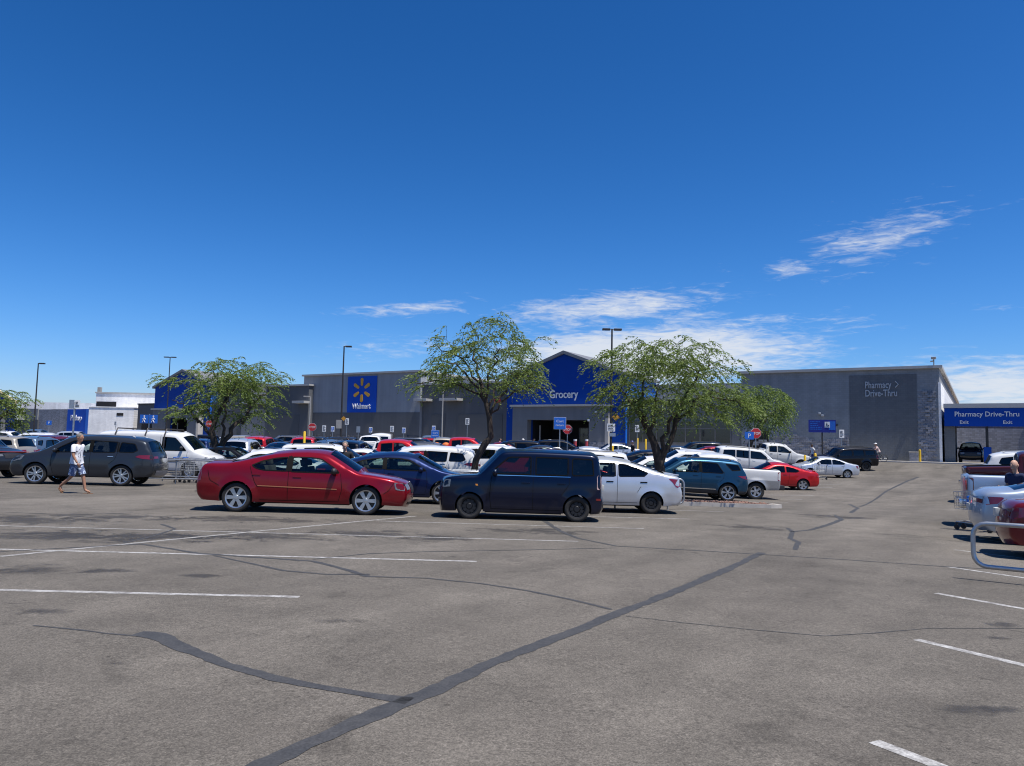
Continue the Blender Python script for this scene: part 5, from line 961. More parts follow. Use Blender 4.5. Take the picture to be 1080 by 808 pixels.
far = [('saloon', 287, 26.6, 180, C_WHITE, 'white saloon half hidden behind the maroon saloon', 'saloon_car'), ('saloon', 300, 30.9, 0, C_WHITE, 'white roofed saloon just above the maroon roof', 'saloon_car'),
 ('saloon', 408, 28.6, 180, C_BLACK, 'black saloon tucked behind the deep blue fastback', 'saloon_car'), ('minivan', 444, 31.2, 180, C_WHITE, 'pearl white people carrier tail toward the kinked trunk', 'people_carrier'),
 ('family_suv', 497, 36.2, 180, C_WHITE, 'white SUV just right of the kinked trunk, above the boxy car', 'family_car'), ('crossover', 590, 27.2, 0, C_RED, 'red crossover showing only its roof over the boxy car', 'crossover_car'),
 ('crossover', 612, 35.6, 180, C_WHITE, 'white crossover showing its roof over the silver saloon', 'crossover_car'), ('saloon', 690, 39.5, 180, C_WHITE, 'white saloon seen left of the forked tree trunk', 'saloon_car'),
 ('family_suv', 723, 42.5, 180, C_WHITE, 'long white SUV roof over the teal crossover', 'family_car'), ('boxy_suv', 790, 51.5, 0, C_WHITE, 'white off-roader nose right below the stop sign', 'off_road_car'),
 ('pickup_truck', 815, 62.5, 0, C_WORK, 'white pickup nose right under the drooping tree', 'pickup_truck'), ('saloon', 686, 45.5, 0, C_BLACK, 'black saloon roof in front of the yellow bollards', 'saloon_car'),
 ('saloon', 620, 50, 180, C_SILVER, 'silver saloon in front of the grocery entrance right pier', 'saloon_car'), ('saloon', 572, 53, 0, C_SLATE, 'dark saloon in front of the grocery entrance left pier', 'saloon_car'), ('crossover', 540, 57, 180, C_BLACK, 'black crossover below the blue strip left of the grocery entrance', 'crossover_car'),
 ('crossover', 347, 53, 120, C_STEELB, 'steel blue crossover near the stop sign and yellow post', 'crossover_car'), ('crossover', 350, 34.3, 0, C_WHITE, 'white crossover with black glass behind the man in black', 'crossover_car'), ('family_suv', 372, 47, 90, C_BLACK, 'black SUV seen square from behind with glinting window', 'family_car'),
 ('saloon', 383, 38.4, 0, C_WHITE, 'white saloon just above the deep blue fastback roof', 'saloon_car'), ('pickup_truck', 391, 63, 95, C_WORK, 'white pickup by the accessible bays below the big emblem sign', 'pickup_truck'), ('cargo_van', 404, 70, 95, C_WORK, 'white van beside the charcoal wall below the big emblem sign', 'cargo_van'),
 ('crossover', 409, 52.7, 95, C_WHITE, 'white crossover seen from behind left of the red pickup', 'crossover_car'), ('pickup_truck', 418, 42.3, 0, C_RED, 'red crew pickup behind the black saloon', 'pickup_truck'), ('family_suv', 441, 57, 0, C_BLACK, 'black SUV behind the red crew pickup', 'family_car'),
 ('crossover', 455, 46.8, 0, C_GREY, 'grey crossover just above the pearl people carrier', 'crossover_car'), ('boxy_suv', 468, 62, 95, C_BEIGE, 'champagne off-roader seen square from behind', 'off_road_car'), ('pickup_truck', 488, 54, 0, C_RED, 'red pickup with orange load in its bed left of the kinked trunk', 'pickup_truck'),
 ('crossover', 43, 42, 96, C_STEELB, 'steel blue crossover seen from behind above the slate SUV hood', 'crossover_car'), ('family_suv', 58, 50, 96, C_DRED, 'dark red SUV seen from behind left of the walking man', 'family_car'), ('crossover', 2, 51, 0, C_RED, 'red crossover above the old dark off-roader', 'crossover_car'), ('crossover', -18, 37.6, 180, C_BEIGE, 'beige crossover beside the grey green bush', 'crossover_car'),
 ('boxy_suv', 8, 77, 0, C_WHITE, 'white off-roader farthest left below the far gable', 'off_road_car'), ('family_suv', 33, 71, 180, C_WHITE, 'white SUV in front of the grey split block wall', 'family_car'), ('saloon', 52, 84, 0, C_SALMON, 'sunburnt red saloon near the grey split block wall', 'saloon_car'), ('pickup_truck', 38, 97, 0, C_STEELB, 'steel blue pickup close to the grey split block wall', 'pickup_truck'), ('minivan', 80, 104, 0, C_SILVER, 'silver people carrier in front of the blue pickup sign', 'people_carrier'),
 ('saloon', 76, 62, 180, C_WHITE, 'white saloon just right of the walking man head', 'saloon_car'), ('crossover', 104, 67, 180, C_SLATE, 'slate crossover in front of the white block wall', 'crossover_car'), ('saloon', 93, 79, 0, C_GREEN, 'pale green saloon near the white block wall', 'saloon_car'),
 ('saloon', 212, 65, 0, C_DRED, 'dark red saloon over the work van hood', 'saloon_car'), ('crossover', 206, 74, 180, C_BLACK, 'black crossover in front of the left gable entrance', 'crossover_car'), ('crossover', 217, 51, 95, C_BLUE, 'deep blue crossover behind the work van', 'crossover_car'), ('saloon', 240, 37.9, 0, C_BLACK, 'black saloon under the many stemmed tree', 'saloon_car'),
 ('family_suv', 257, 48, 96, C_SILVER, 'silver SUV seen from behind right of the many stemmed tree', 'family_car'), ('boxy_suv', 275, 57, 96, C_RED, 'bright red off-roader behind the silver SUV', 'off_road_car'), ('minivan', 262, 68, 0, C_BEIGE, 'champagne people carrier in front of the pale grey panels', 'people_carrier'), ('fastback', 296, 53.5, 98, C_SLATE, 'slate fastback between silver SUV and red SUV', 'saloon_car'), ('family_suv', 322, 59.5, 100, C_RED, 'bright red SUV seen from behind beside the yellow post', 'family_car'),
 ('saloon', 377, 59.1, 0, C_BLACK, 'black saloon just right of the square-on black SUV', 'saloon_car'), ('crossover', 446, 71, 180, C_RED, 'red crossover beyond the black SUV below the awning', 'crossover_car'), ('saloon', 326, 64, 0, C_BLUE, 'deep blue saloon behind the yellow post', 'saloon_car'), ('crossover', 320, 70, 180, C_SLATE, 'slate crossover beside the stop sign left of the tall pole', 'crossover_car'),
 ('crossover', 526, 42.4, 0, C_SLATE, 'slate crossover right of the white SUV at the kinked trunk', 'crossover_car'), ('saloon', 557, 61.5, 180, C_GREY, 'grey saloon in front of the leftmost red bollard', 'saloon_car'), ('crossover', 592, 68, 0, C_BLACK, 'black crossover close to the grocery entrance bollards', 'crossover_car'), ('saloon', 648, 68.5, 180, C_SILVER, 'silver saloon at the foot of the grocery right pier', 'saloon_car'), ('saloon', 712, 58, 0, C_SLATE, 'slate saloon in front of the shop window', 'saloon_car'), ('crossover', 735, 66, 180, C_BLACK, 'black crossover under the shop window sill', 'crossover_car'), ('saloon', 751, 61, 0, C_DRED, 'dark red saloon left of the small blue parking sign', 'saloon_car'),
 ('saloon', 24, 60, 0, C_GREY, 'grey saloon between beige crossover and white SUV', 'saloon_car'), ('saloon', 42, 66.5, 0, C_BLACK, 'black saloon above the dark red SUV roof', 'saloon_car'), ('crossover', 186, 84, 0, C_DRED, 'dark red crossover near the left gable bollards', 'crossover_car'), ('saloon', 288, 72, 0, C_BLACK, 'black saloon in front of the grey crossover', 'saloon_car'), ('crossover', 408, 82, 0, C_SLATE, 'slate crossover against the charcoal stone wall', 'crossover_car'), ('saloon', 505, 66, 0, C_GREY, 'grey saloon between red pickup and the blue gable strip', 'saloon_car'),
 ('saloon', 330, 78, 0, C_GREY, 'grey saloon in front of the charcoal wall left of the tall pole', 'saloon_car'), ('crossover', 300, 82, 180, C_GREY, 'grey crossover in front of the charcoal recessed panel', 'crossover_car'), ('pickup_truck', 455, 76, 0, C_STEELB, 'steel blue pickup by the charcoal wall awnings', 'pickup_truck'), ('saloon', 240, 86, 0, C_SILVER, 'silver saloon in shade before the pale grey panels', 'saloon_car'), ('crossover', 142, 62, 0, C_SILVER, 'silver crossover peeping over the work van roof', 'crossover_car'), ('saloon', 530, 68, 0, C_DRED, 'dark red saloon near the blue strip of the grocery gable', 'saloon_car'), ('saloon', 120, 90, 0, C_BLACK, 'black saloon beside the white block wall', 'saloon_car'), ('crossover', 352, 68, 180, C_SLATE, 'slate crossover below the lamp pole sign board', 'crossover_car')]
RED_PICK = None
for kind, px, Y, yaw, c, lab, nm in far:
    o = park(kind, at(px, 465, Y).x, Y, yaw, lab, 'pickup' if 'pickup' in kind else 'van' if 'van' in kind else 'car', c, name=nm)
    if 'orange load' in lab: RED_PICK = o
b = B()
for k in range(5): ball(b, (-2.2+.35*k, rl.uniform(-.4, .4), 1.28+.1*(k % 2)), .28, 10, (1, 1.2, .75))
lo = obj('tarp_bundle', b, mat('orange_tarp', (.55, .14, .03), .7, 0, .2, 5), None, 60); lo.matrix_world = RED_PICK.matrix_basis.copy(); tag(lo, 'lumpy orange tarp bundle lying in the red pickup bed', 'bundle')

# ------------------------------------------------------------------ people
def skin_mesh(edges, lv=2):
    """edges: chains of (x, y, z, radius) sharing points by position"""
    V, Rr, E, key = [], [], [], {}
    for ch in edges:
        prev = None
        for x, y, z, r in ch:
            k = (round(x, 3), round(y, 3), round(z, 3))
            if k not in key: key[k] = len(V); V.append((x, y, z)); Rr.append(r)
            i = key[k]
            if prev is not None and prev != i: E.append((prev, i))
            prev = i
    me = bpy.data.meshes.new('tmp'); me.from_pydata(V, E, []); o = bpy.data.objects.new('tmp', me); COL.objects.link(o)
    md = o.modifiers.new('s', 'SKIN'); md.use_smooth_shade = True; md.branch_smoothing = .3
    for i, r in enumerate(Rr): me.skin_vertices[0].data[i].radius = (r[0], r[1]) if isinstance(r, tuple) else (r, r)
    me.skin_vertices[0].data[0].use_root = True
    sb = o.modifiers.new('b', 'SUBSURF'); sb.levels = lv; sb.render_levels = lv
    out = bpy.data.meshes.new_from_object(o.evaluated_get(bpy.context.evaluated_depsgraph_get())); bpy.data.objects.remove(o); bpy.data.meshes.remove(me); return out
SK = [mat('skin_tan', (.34, .17, .10), .6, 0, .08, 9), mat('skin_fair', (.5, .29, .20), .6, 0, .08, 9), mat('skin_brown', (.17, .085, .05), .6, 0, .08, 9)]
def person(loc, yaw, label, top, bottom, hair, skin=0, pose='stand', h=1.75, shorts=False, shoes=None, hat=None, printm=None, fingers=False):
    T = empty('person', loc, R(yaw), label, 'person'); k = h/1.75
    def S_(ch): return [[(x*k, y*k, z*k, (r[0]*k, r[1]*k) if isinstance(r, tuple) else r*k) for x, y, z, r in c] for c in ch]
    # joints, facing +x; left is +y
    pel = (0, 0, .96); ch = (.02, 0, 1.28); nk = (.03, 0, 1.455)
    if pose == 'walk': legs = {1: [(0, .09, .92), (.17, .09, .52), (.26, .10, .09), (.42, .11, .035)], -1: [(0, -.09, .92), (-.05, -.1, .50), (-.40, -.10, .20), (-.33, -.10, .05)]}; arms = {1: [(.02, .19, 1.40), (-.08, .24, 1.12), (-.02, .25, .87)], -1: [(.02, -.19, 1.40), (.06, -.25, 1.12), (.20, -.24, .89)]}
    elif pose == 'ride': legs = {1: [(-.1, .1, .95), (.3, .12, .8), (.18, .12, .38), (.34, .12, .33)], -1: [(-.1, -.1, .95), (.28, -.12, .68), (.1, -.12, .25), (.26, -.12, .2)]}; arms = {s: [(.12, s*.19, 1.36), (.3, s*.27, 1.15), (.52, s*.22, 1.08)] for s in (1, -1)}; ch = (.08, 0, 1.26); nk = (.16, 0, 1.425); pel = (-.1, 0, .97)
    else: legs = {s: [(0, s*.09, .92), (.02, s*.1, .50), (0, s*.11, .09), (.15, s*.13, .035)] for s in (1, -1)}; arms = {s: [(.02, s*.19, 1.40), (-.02, s*.25, 1.12), (.06 if pose == 'stand' else .22, s*.24, .89 if pose == 'stand' else 1.08)] for s in (1, -1)}
    ft = (nk[0]+.035, 0, nk[2]+.075)
    C = [[(*pel, .13), (.01, 0, 1.12, .125), (*ch, .135), (nk[0]-.01, 0, nk[2]-.05, .085), (*nk, .058), (ft[0], 0, ft[2], .056), (ft[0]+.005, 0, ft[2]+.10, .09), (ft[0]-.005, 0, ft[2]+.16, .07)]]
    for s, l in legs.items(): C.append([(*pel, .13), (*l[0], .095), (*l[1], .058), (*l[2], .038), (*l[3], .03)])
    for s, a in arms.items(): C.append([(*ch, .135), (*a[0], .062), (*a[1], .043), (*a[2], .028)])
    me = skin_mesh(S_(C)); bm = B(); bm.from_mesh(me); bpy.data.meshes.remove(me); bm.normal_update()
    SG = [('torso', pel, ch, .15), ('torso', ch, nk, .11), ('head', nk, (ft[0], 0, ft[2]+.2), .05)]
    for s, a in arms.items(): SG += [('torso', ch, a[0], .09), ('upper', a[0], a[1], .055), ('fore', a[1], a[2], .036)]
    for s, l in legs.items(): SG += [('hip', pel, l[0], .11), ('thigh', l[0], l[1], .08), ('shin', l[1], l[2], .05), ('foot', l[2], l[3], .035)]
    def where(p):
        best = None
        for nm, a, b_, r in SG:
            a, b_ = Vector(a), Vector(b_); d = b_-a; t = max(0, min(1, (p-a).dot(d)/d.length_squared)); q = (p-a-d*t).length-r
            if best is None or q < best[0]: best = (q, nm, t)
        return best[1:]
    info = [(f, *where(f.calc_center_median()/k), f.calc_center_median().z/k) for f in bm.faces]
    def lift(name, test, off, m):
        fs = [q for q in info if test(q[1], q[2], q[3])]; b2 = B(); mp = {}
        for f, nm, t, z in fs:
            vs = []
            for v in f.verts:
                if v.index not in mp: mp[v.index] = b2.verts.new(v.co + v.normal*off(v.co.z/k)*k)
                vs.append(mp[v.index])
            b2.faces.new(vs)
        return obj(name, b2, m, T, 70)
    bm.verts.index_update()
    lift('shirt', lambda n, t, z: (n == 'torso' and z < nk[2]-.035) or (n == 'hip' and z > pel[2]-.10) or (n == 'upper' and t < .72), lambda z: .020+.03*max(0, min(1, (1.15-z)/.3)), top)
    if shorts: lift('shorts', lambda n, t, z: (n in ('torso', 'hip') and z < pel[2]+.10) or (n == 'thigh' and t < .93), lambda z: .014+.025*max(0, min(1, (.85-z)/.3)), bottom)
    else: lift('trousers', lambda n, t, z: (n in ('torso', 'hip') and z < pel[2]+.10) or n == 'thigh' or (n == 'shin' and t < .95), lambda z: .014+.012*max(0, min(1, (.5-z)/.4)), bottom)
    # hands with a palm, four unequal curled fingers and a thumb; face with nose and ears
    for s, a in arms.items():
        e, w = Vector(a[1]), Vector(a[2]); d = (w-e).normalized(); side = Vector((0, s, 0)); fw = d.cross(side)*s; fw.normalize(); palm = w+d*.05
        hb = B(); ball(hb, (0, 0, 0), .045, 10); bmesh.ops.scale(hb, vec=(.42, .85, 1.1), verts=hb.verts); M = Matrix((side, fw, d)).transposed().to_4x4(); M.translation = palm; bmesh.ops.transform(hb, matrix=M, verts=hb.verts)
        for i, ln in enumerate((.062, .072, .066, .05)):
            o = palm+d*.038+fw*(.028-.019*i); tube(hb, [o, o+d*ln*.45, o+d*ln*.8-side*.012, o+d*ln*.95-side*.03], [.0095, .009, .008, .006], 6)
        o = palm+fw*.032-d*.01; tube(hb, [o, o+fw*.022+d*.022, o+fw*.026+d*.05], [.011, .010, .007], 6)
        bmesh.ops.scale(hb, vec=(k, k, k), verts=hb.verts); mm = bpy.data.meshes.new('t'); hb.to_mesh(mm); hb.free(); bm.from_mesh(mm); bpy.data.meshes.remove(mm)
    hx, hz = ft[0]*k, (ft[2]+.10)*k; ball(bm, (hx+.004, 0, hz), .1*k, 14, (.98, .78, 1.2)); ball(bm, (hx+.045*k, 0, hz-.075*k), .05*k, 10, (1, .95, .8))
    for s in (1, -1): ball(bm, (hx-.005, s*.092*k, hz-.01), .03*k, 8, (.7, .4, 1.1)); ball(bm, (hx+.083*k, s*.033*k, hz+.012), .013*k, 8)
    ball(bm, (hx+.098*k, 0, hz-.015), .02*k, 8, (.9, .7, 1.3)); ball(bm, (hx+.082*k, 0, hz-.058), .02*k, 8, (.6, 1.4, .45))
    body = obj('body', bm, SK[skin], T, 60)
    b = B(); ball(b, (hx-.016*k, 0, hz+.035*k), .105*k, 14, (1, .92, .95)); bmesh.ops.bisect_plane(b, geom=b.verts[:]+b.edges[:]+b.faces[:], plane_co=(hx+.03*k, 0, hz+.02*k), plane_no=(.75, 0, -.6), clear_outer=True)
    if hair is not None: obj('hair', b, hair, T, 60)
    else: b.free()
    if hat is not None: b = B(); ball(b, (hx, 0, hz+.07*k), .11*k, 14, (1, .95, .72)); tube(b, [(hx+.02*k+.15*k*math.cos(a), .13*k*math.sin(a), hz+.055*k) for a in np.linspace(0, 2*math.pi, 17)[:-1]], .012*k, 5, True); obj('hat', b, hat, T, 60)
    for s, l in legs.items():
        if shoes is not None:
            a, t = Vector(l[2]), Vector(l[3]); d = (t-a); d.z *= .35; d.normalize() if pose != 'walk' or s > 0 else None
            b = B(); c = (a+t)/2; dd = Vector((t.x-a.x, t.y-a.y, 0)); dd = dd.normalized() if dd.length > .02 else Vector((1, 0, 0)); z0 = min(t.z, a.z)-.02
            M = Matrix.Rotation(math.atan2(dd.y, dd.x), 4, 'Z'); M.translation = (a.x+dd.x*.07, a.y+dd.y*.07, z0)
            if pose == 'walk' and s < 0: M = Matrix.Translation((t.x-.01, t.y, .075)) @ Matrix.Rotation(R(52), 4, 'Y')
            box(b, -.115, .155, -.045, .045, -.03, -.005, .012, M); 
            if shoes[1]: box(b, -.11, .14, -.042, .042, -.005, .06, .025, M)
            else: tube(b, [M @ Vector(v) for v in ((.03, -.045, 0), (.04, -.03, .045), (.05, 0, .055), (.04, .03, .045), (.03, .045, 0))], .012, 5)
            bmesh.ops.scale(b, vec=(k, k, k), verts=b.verts); obj('sandal' if not shoes[1] else 'shoe', b, shoes[0], T, 50)
    return T
def cloth_print(name, base, ink, scale, lo):
    m, nt, b = newmat(name); N, L = nt.nodes, nt.links; tc = N.new('ShaderNodeTexCoord'); v = N.new('ShaderNodeTexNoise'); v.inputs['Scale'].default_value = scale; v.inputs['Detail'].default_value = 2; v.inputs['Distortion'].default_value = 1.5; L.new(tc.outputs['Object'], v.inputs[0])
    r = N.new('ShaderNodeValToRGB'); L.new(v.outputs[0], r.inputs[0]); r.color_ramp.elements[0].position = lo; r.color_ramp.elements[1].position = lo+.03; r.color_ramp.elements[0].color = (*ink, 1); r.color_ramp.elements[1].color = (*base, 1); L.new(r.outputs[0], b.inputs['Base Color']); b.inputs['Roughness'].default_value = .85; return m
def cl(name, c): return mat('cloth_'+name, c, .9, 0, .12, 14)
H_GREY = mat('grey_hair', (.16, .145, .13), .8, 0, .3, 30); H_DARK = mat('dark_hair', (.02, .015, .012), .7, 0, .3, 30)
def people():
    p = ground(78.5, 520.3)
    person(p, -6, 'man in white printed shirt and patterned shorts walking past the slate SUV in sandals', cloth_print('white_printed_cotton', (.74, .74, .76), (.12, .12, .15), 5.5, .36), cloth_print('patterned_shorts', (.09, .12, .22), (.5, .58, .68), 7, .42), H_GREY, 0, 'walk', 1.8, True, (mat('leather_sandal', (.2, .1, .05), .7), False))
    x = at(364, 470, 25.1).x; person((x, 25.1, gz(x, 25.1)), -80, 'man in black shirt standing behind the maroon saloon hood', cl('black', (.012, .012, .014)), cl('dark', (.03, .03, .035)), H_GREY, 1, 'reach', 1.82, False, (M_BLACK, True))
    x = 12.35; person((x, 18.6, gz(x, 18.6)), 200, 'bald man in navy shirt between ice blue saloon and silver pickup', cl('navy', (.015, .025, .07)), cl('dark', (.03, .03, .035)), None, 1, 'reach', 1.78, False, (M_BLACK, True))
    for px, Y, yaw, lab, t, b, h, s in [(857, 67, 180, 'person in white top and blue trousers walking beside the willow-like tree', cl('white', (.7, .7, .7)), cl('blue', (.03, .05, .2)), H_DARK, 2), (447, 73, 0, 'person in cream shirt crossing by the charcoal wall', cl('cream', (.55, .5, .4)), cl('dark', (.03, .03, .035)), H_GREY, 1), (485, 78.2, 180, 'person in dark blue top near the awnings', cl('navy', (.015, .025, .07)), cl('dark', (.03, .03, .035)), H_DARK, 0), (527, 77, 0, 'person in pink top by the grocery gable left strip', cl('pink', (.5, .2, .2)), cl('dark', (.03, .03, .035)), H_DARK, 1), (551, 74, 0, 'person in red shirt and white cap near the grocery entrance', cl('red', (.4, .03, .03)), cl('blue', (.03, .05, .2)), H_DARK, 0), (564, 74, 180, 'person in white shirt with a loaded cart by the grocery entrance', cl('white', (.7, .7, .7)), cl('dark', (.03, .03, .035)), H_DARK, 0), (425, 67.3, 90, 'person in orange shirt beside the white pickup', cl('orange', (.5, .15, .03)), cl('dark', (.03, .03, .035)), H_DARK, 0), (366, 61, 60, 'person in grey shirt by the accessible bays', cl('grey', (.2, .2, .2)), cl('dark', (.03, .03, .035)), H_DARK, 1)]:
        x = at(px, 465, Y).x; person((x, Y, gz(x, Y)), yaw, lab, t, b, h, s, 'walk' if yaw in (0, 180) else 'stand', 1.74, False, (M_BLACK, True), hat=M_WHITE if 'cap' in lab else None)
people()
def cycle(loc, yaw, name, label, cat, motor=False):
    T = empty(name, loc, R(yaw), label, cat); r = .33 if not motor else .30; tw = .022 if not motor else .06
    for x in (-.52, .55): b = B(); tube(b, [(x+r*math.cos(a), 0, r+tw+r*math.sin(a)) for a in np.linspace(0, 2*math.pi, 25)[:-1]], tw, 6, True); w = obj('wheel', b, M_TYRE, T, 60); b = B(); [tube(b, [(x, 0, r+tw), (x+r*math.cos(a), 0, r+tw+r*math.sin(a))], .004 if not motor else .012, 4) for a in np.linspace(0, 6.28, 13)[:-1]]; obj('spokes', b, M_GALV, w)
    b = B(); 
    if not motor:
        for q in ([(-.52, 0, .35), (-.05, 0, .32)], [(-.05, 0, .32), (-.2, 0, .9)], [(-.52, 0, .35), (-.17, 0, .78)], [(-.17, 0, .78), (.38, 0, .84)], [(-.05, 0, .32), (.40, 0, .76)], [(.55, 0, .35), (.36, 0, .95)]): tube(b, q, .018, 6)
        obj('frame', b, mat('cycle_frame', (.05, .05, .06), .3, .6), T); b = B(); box(b, -.34, -.08, -.07, .07, .9, .95, .02); obj('saddle', b, M_BLACK, T); b = B(); tube(b, [(.44, -.26, 1.02), (.34, -.1, 1.0), (.34, .1, 1.0), (.44, .26, 1.02)], .014, 6); obj('handlebar', b, M_GALV, T)
    else:
        box(b, -.3, .25, -.14, .14, .3, .58, .06); tube(b, [(-.52, 0, .36), (-.1, 0, .35)], .04, 6); obj('engine', b, M_GALV, T); b = B(); ball(b, (.12, 0, .8), .2, 12, (1.4, .75, .7)); obj('tank', b, paint('black', (.006, .006, .008), .2), T, 60)
        b = B(); box(b, -.62, -.1, -.14, .14, .7, .8, .04); ball(b, (-.55, 0, .68), .2, 10, (1.2, .6, .6)); obj('seat', b, M_BLACK, T, 60); b = B(); tube(b, [(.3, -.36, 1.05), (.36, -.1, 1.08), (.36, .1, 1.08), (.3, .36, 1.05)], .018, 6); obj('handlebar', b, M_CHROME, T); b = B(); 
        for s in (-.07, .07): tube(b, [(.55, s, .36), (.34, s, 1.06)], .025, 6)
        obj('fork', b, M_CHROME, T); b = B(); ball(b, (.5, 0, .9), .09, 10); obj('headlight', b, M_HEAD, T, 60); b = B(); tube(b, [(.1, -.17, .3), (-.7, -.2, .34)], .045, 8); obj('exhaust', b, M_CHROME, T)
    return T
x = at(926, 480, 69.5).x; cycle((x, 69.5, gz(x, 69.5)), 178, 'bicycle', 'black bicycle ridden along the dark pharmacy wall panel', 'bicycle')
person((x, 69.5, gz(x, 69.5)), 178, 'cyclist in pale hat and light shirt riding before the pharmacy wall panel', cl('palepink', (.6, .45, .42)), cl('grey', (.2, .2, .2)), H_DARK, 1, 'ride', 1.75, False, (M_BLACK, True), hat=M_WHITE)
for k, (px, Y, lab) in enumerate([(662, 58, 'black motorcycle nearer the lamp pole at the grocery right pier'), (673, 58.8, 'black motorcycle beside the yellow bollards right of the lamp pole')]): x = at(px, 470, Y).x; cycle((x, Y, gz(x, Y)), 160+20*k, 'motorcycle', lab, 'motorcycle', True)
x = at(668, 470, 60).x; person((x, 60.2, gz(x, 60.2)), 200, 'person in dark jacket and blue helmet standing behind the motorcycles', cl('black', (.012, .012, .014)), cl('dark', (.03, .03, .035)), None, 1, 'stand', 1.8, False, (M_BLACK, True), hat=mat('blue_helmet', (.05, .06, .2), .3))

# ------------------------------------------------------------------ poles, signs, bollards, carts
def lamp_pole(px, topy, Y, label, heads, m, base=True, arm=.62):
    t = at(px, topy, Y); x = t.x; g = gz(x, Y); T = empty('lamp_pole', (x, Y, g), 0, label, 'lamp pole'); h = t.z-g; b = B(); tube(b, [(0, 0, .6 if base else 0), (0, 0, h*.5), (0, 0, h)], [.10, .085, .065], 10); obj('pole', b, m, T, 60)
    if base: b = B(); tube(b, [(0, 0, -.2), (0, 0, .75)], .28, 14); obj('base', b, M_CONC, T, 60)
    for s in heads:
        b = B(); tube(b, [(0, 0, h-.06), (s*.3, 0, h-.03)], .03, 6); box(b, min(s*.15, s*(.15+arm)), max(s*.15, s*(.15+arm)), -.18, .18, h-.12, h+.03, .03); obj('lamp_head', b, m, T)
    return T, h
L1 = lamp_pole(40.5, 383, 92, 'tall bronze lamp pole farthest left, before the grey split block wall', [1], M_POLE)
L2 = lamp_pole(363, 365, 76, 'tall bronze lamp pole left of the big emblem sign', [1], M_POLE)
L3 = lamp_pole(645.5, 347, 60, 'tall bronze two headed lamp pole at the grocery gable', [1, -1], M_POLE)
lamp_pole(179.5, 376.5, 120, 'bronze two headed lamp pole behind the spreading tree at the left gable', [1, -1], M_POLE, True, .8)
lamp_pole(467.5, 404, 86, 'short pale lamp pole before the charcoal wall awnings', [-1], M_PALEPOLE)
lamp_pole(327.5, 418, 88, 'pale lamp pole beside the stop sign left of the big emblem sign', [-1], M_PALEPOLE)
lamp_pole(210, 402, 62, 'pale lamp pole with tall concrete base inside the spreading tree', [-1], M_PALEPOLE)
def board(T, name, z, w, h, m, dx=0, dy=-.05, shape='rect', rot=0, th=.012):
    b = B()
    if shape == 'rect': box(b, dx-w/2, dx+w/2, dy-th, dy, z-h/2, z+h/2)
    else:
        n = {'oct': 8, 'dia': 4, 'disc': 20}[shape]; o = math.pi/8 if n == 8 else math.pi/2 if n == 4 else 0; prism(b, [(dx+w/2*math.cos(o+2*math.pi*i/n), z+w/2*math.sin(o+2*math.pi*i/n)) for i in range(n)], dy-th, dy)
    if rot: bmesh.ops.transform(b, matrix=Matrix.Rotation(R(rot), 4, 'Z'), verts=b.verts)
    return obj(name, b, m, T)
def bars(T, name, z, w, h, m, n, dx=0, dy=-.07, seed=1):
    r = random.Random(seed); b = B()
    for i in range(n):
        zz = z+h/2-h*(i+.5)/n; ww = w*r.uniform(.55, 1); x = dx-w/2
        while x < dx-w/2+ww:
            l = r.uniform(.08, .2)*w; box(b, x, min(x+l, dx+w/2), dy-.004, dy, zz-h/n*.26, zz+h/n*.26); x += l+.04*w
    return obj(name, b, m, T)
def txt(T, s, z, size, m, dx=0, dy=-.075, w=None): return text_mesh('sign_lettering', s, size, m, T, Matrix.Translation((dx, dy, z)) @ TXT, .003, w, 0, 'CENTER')
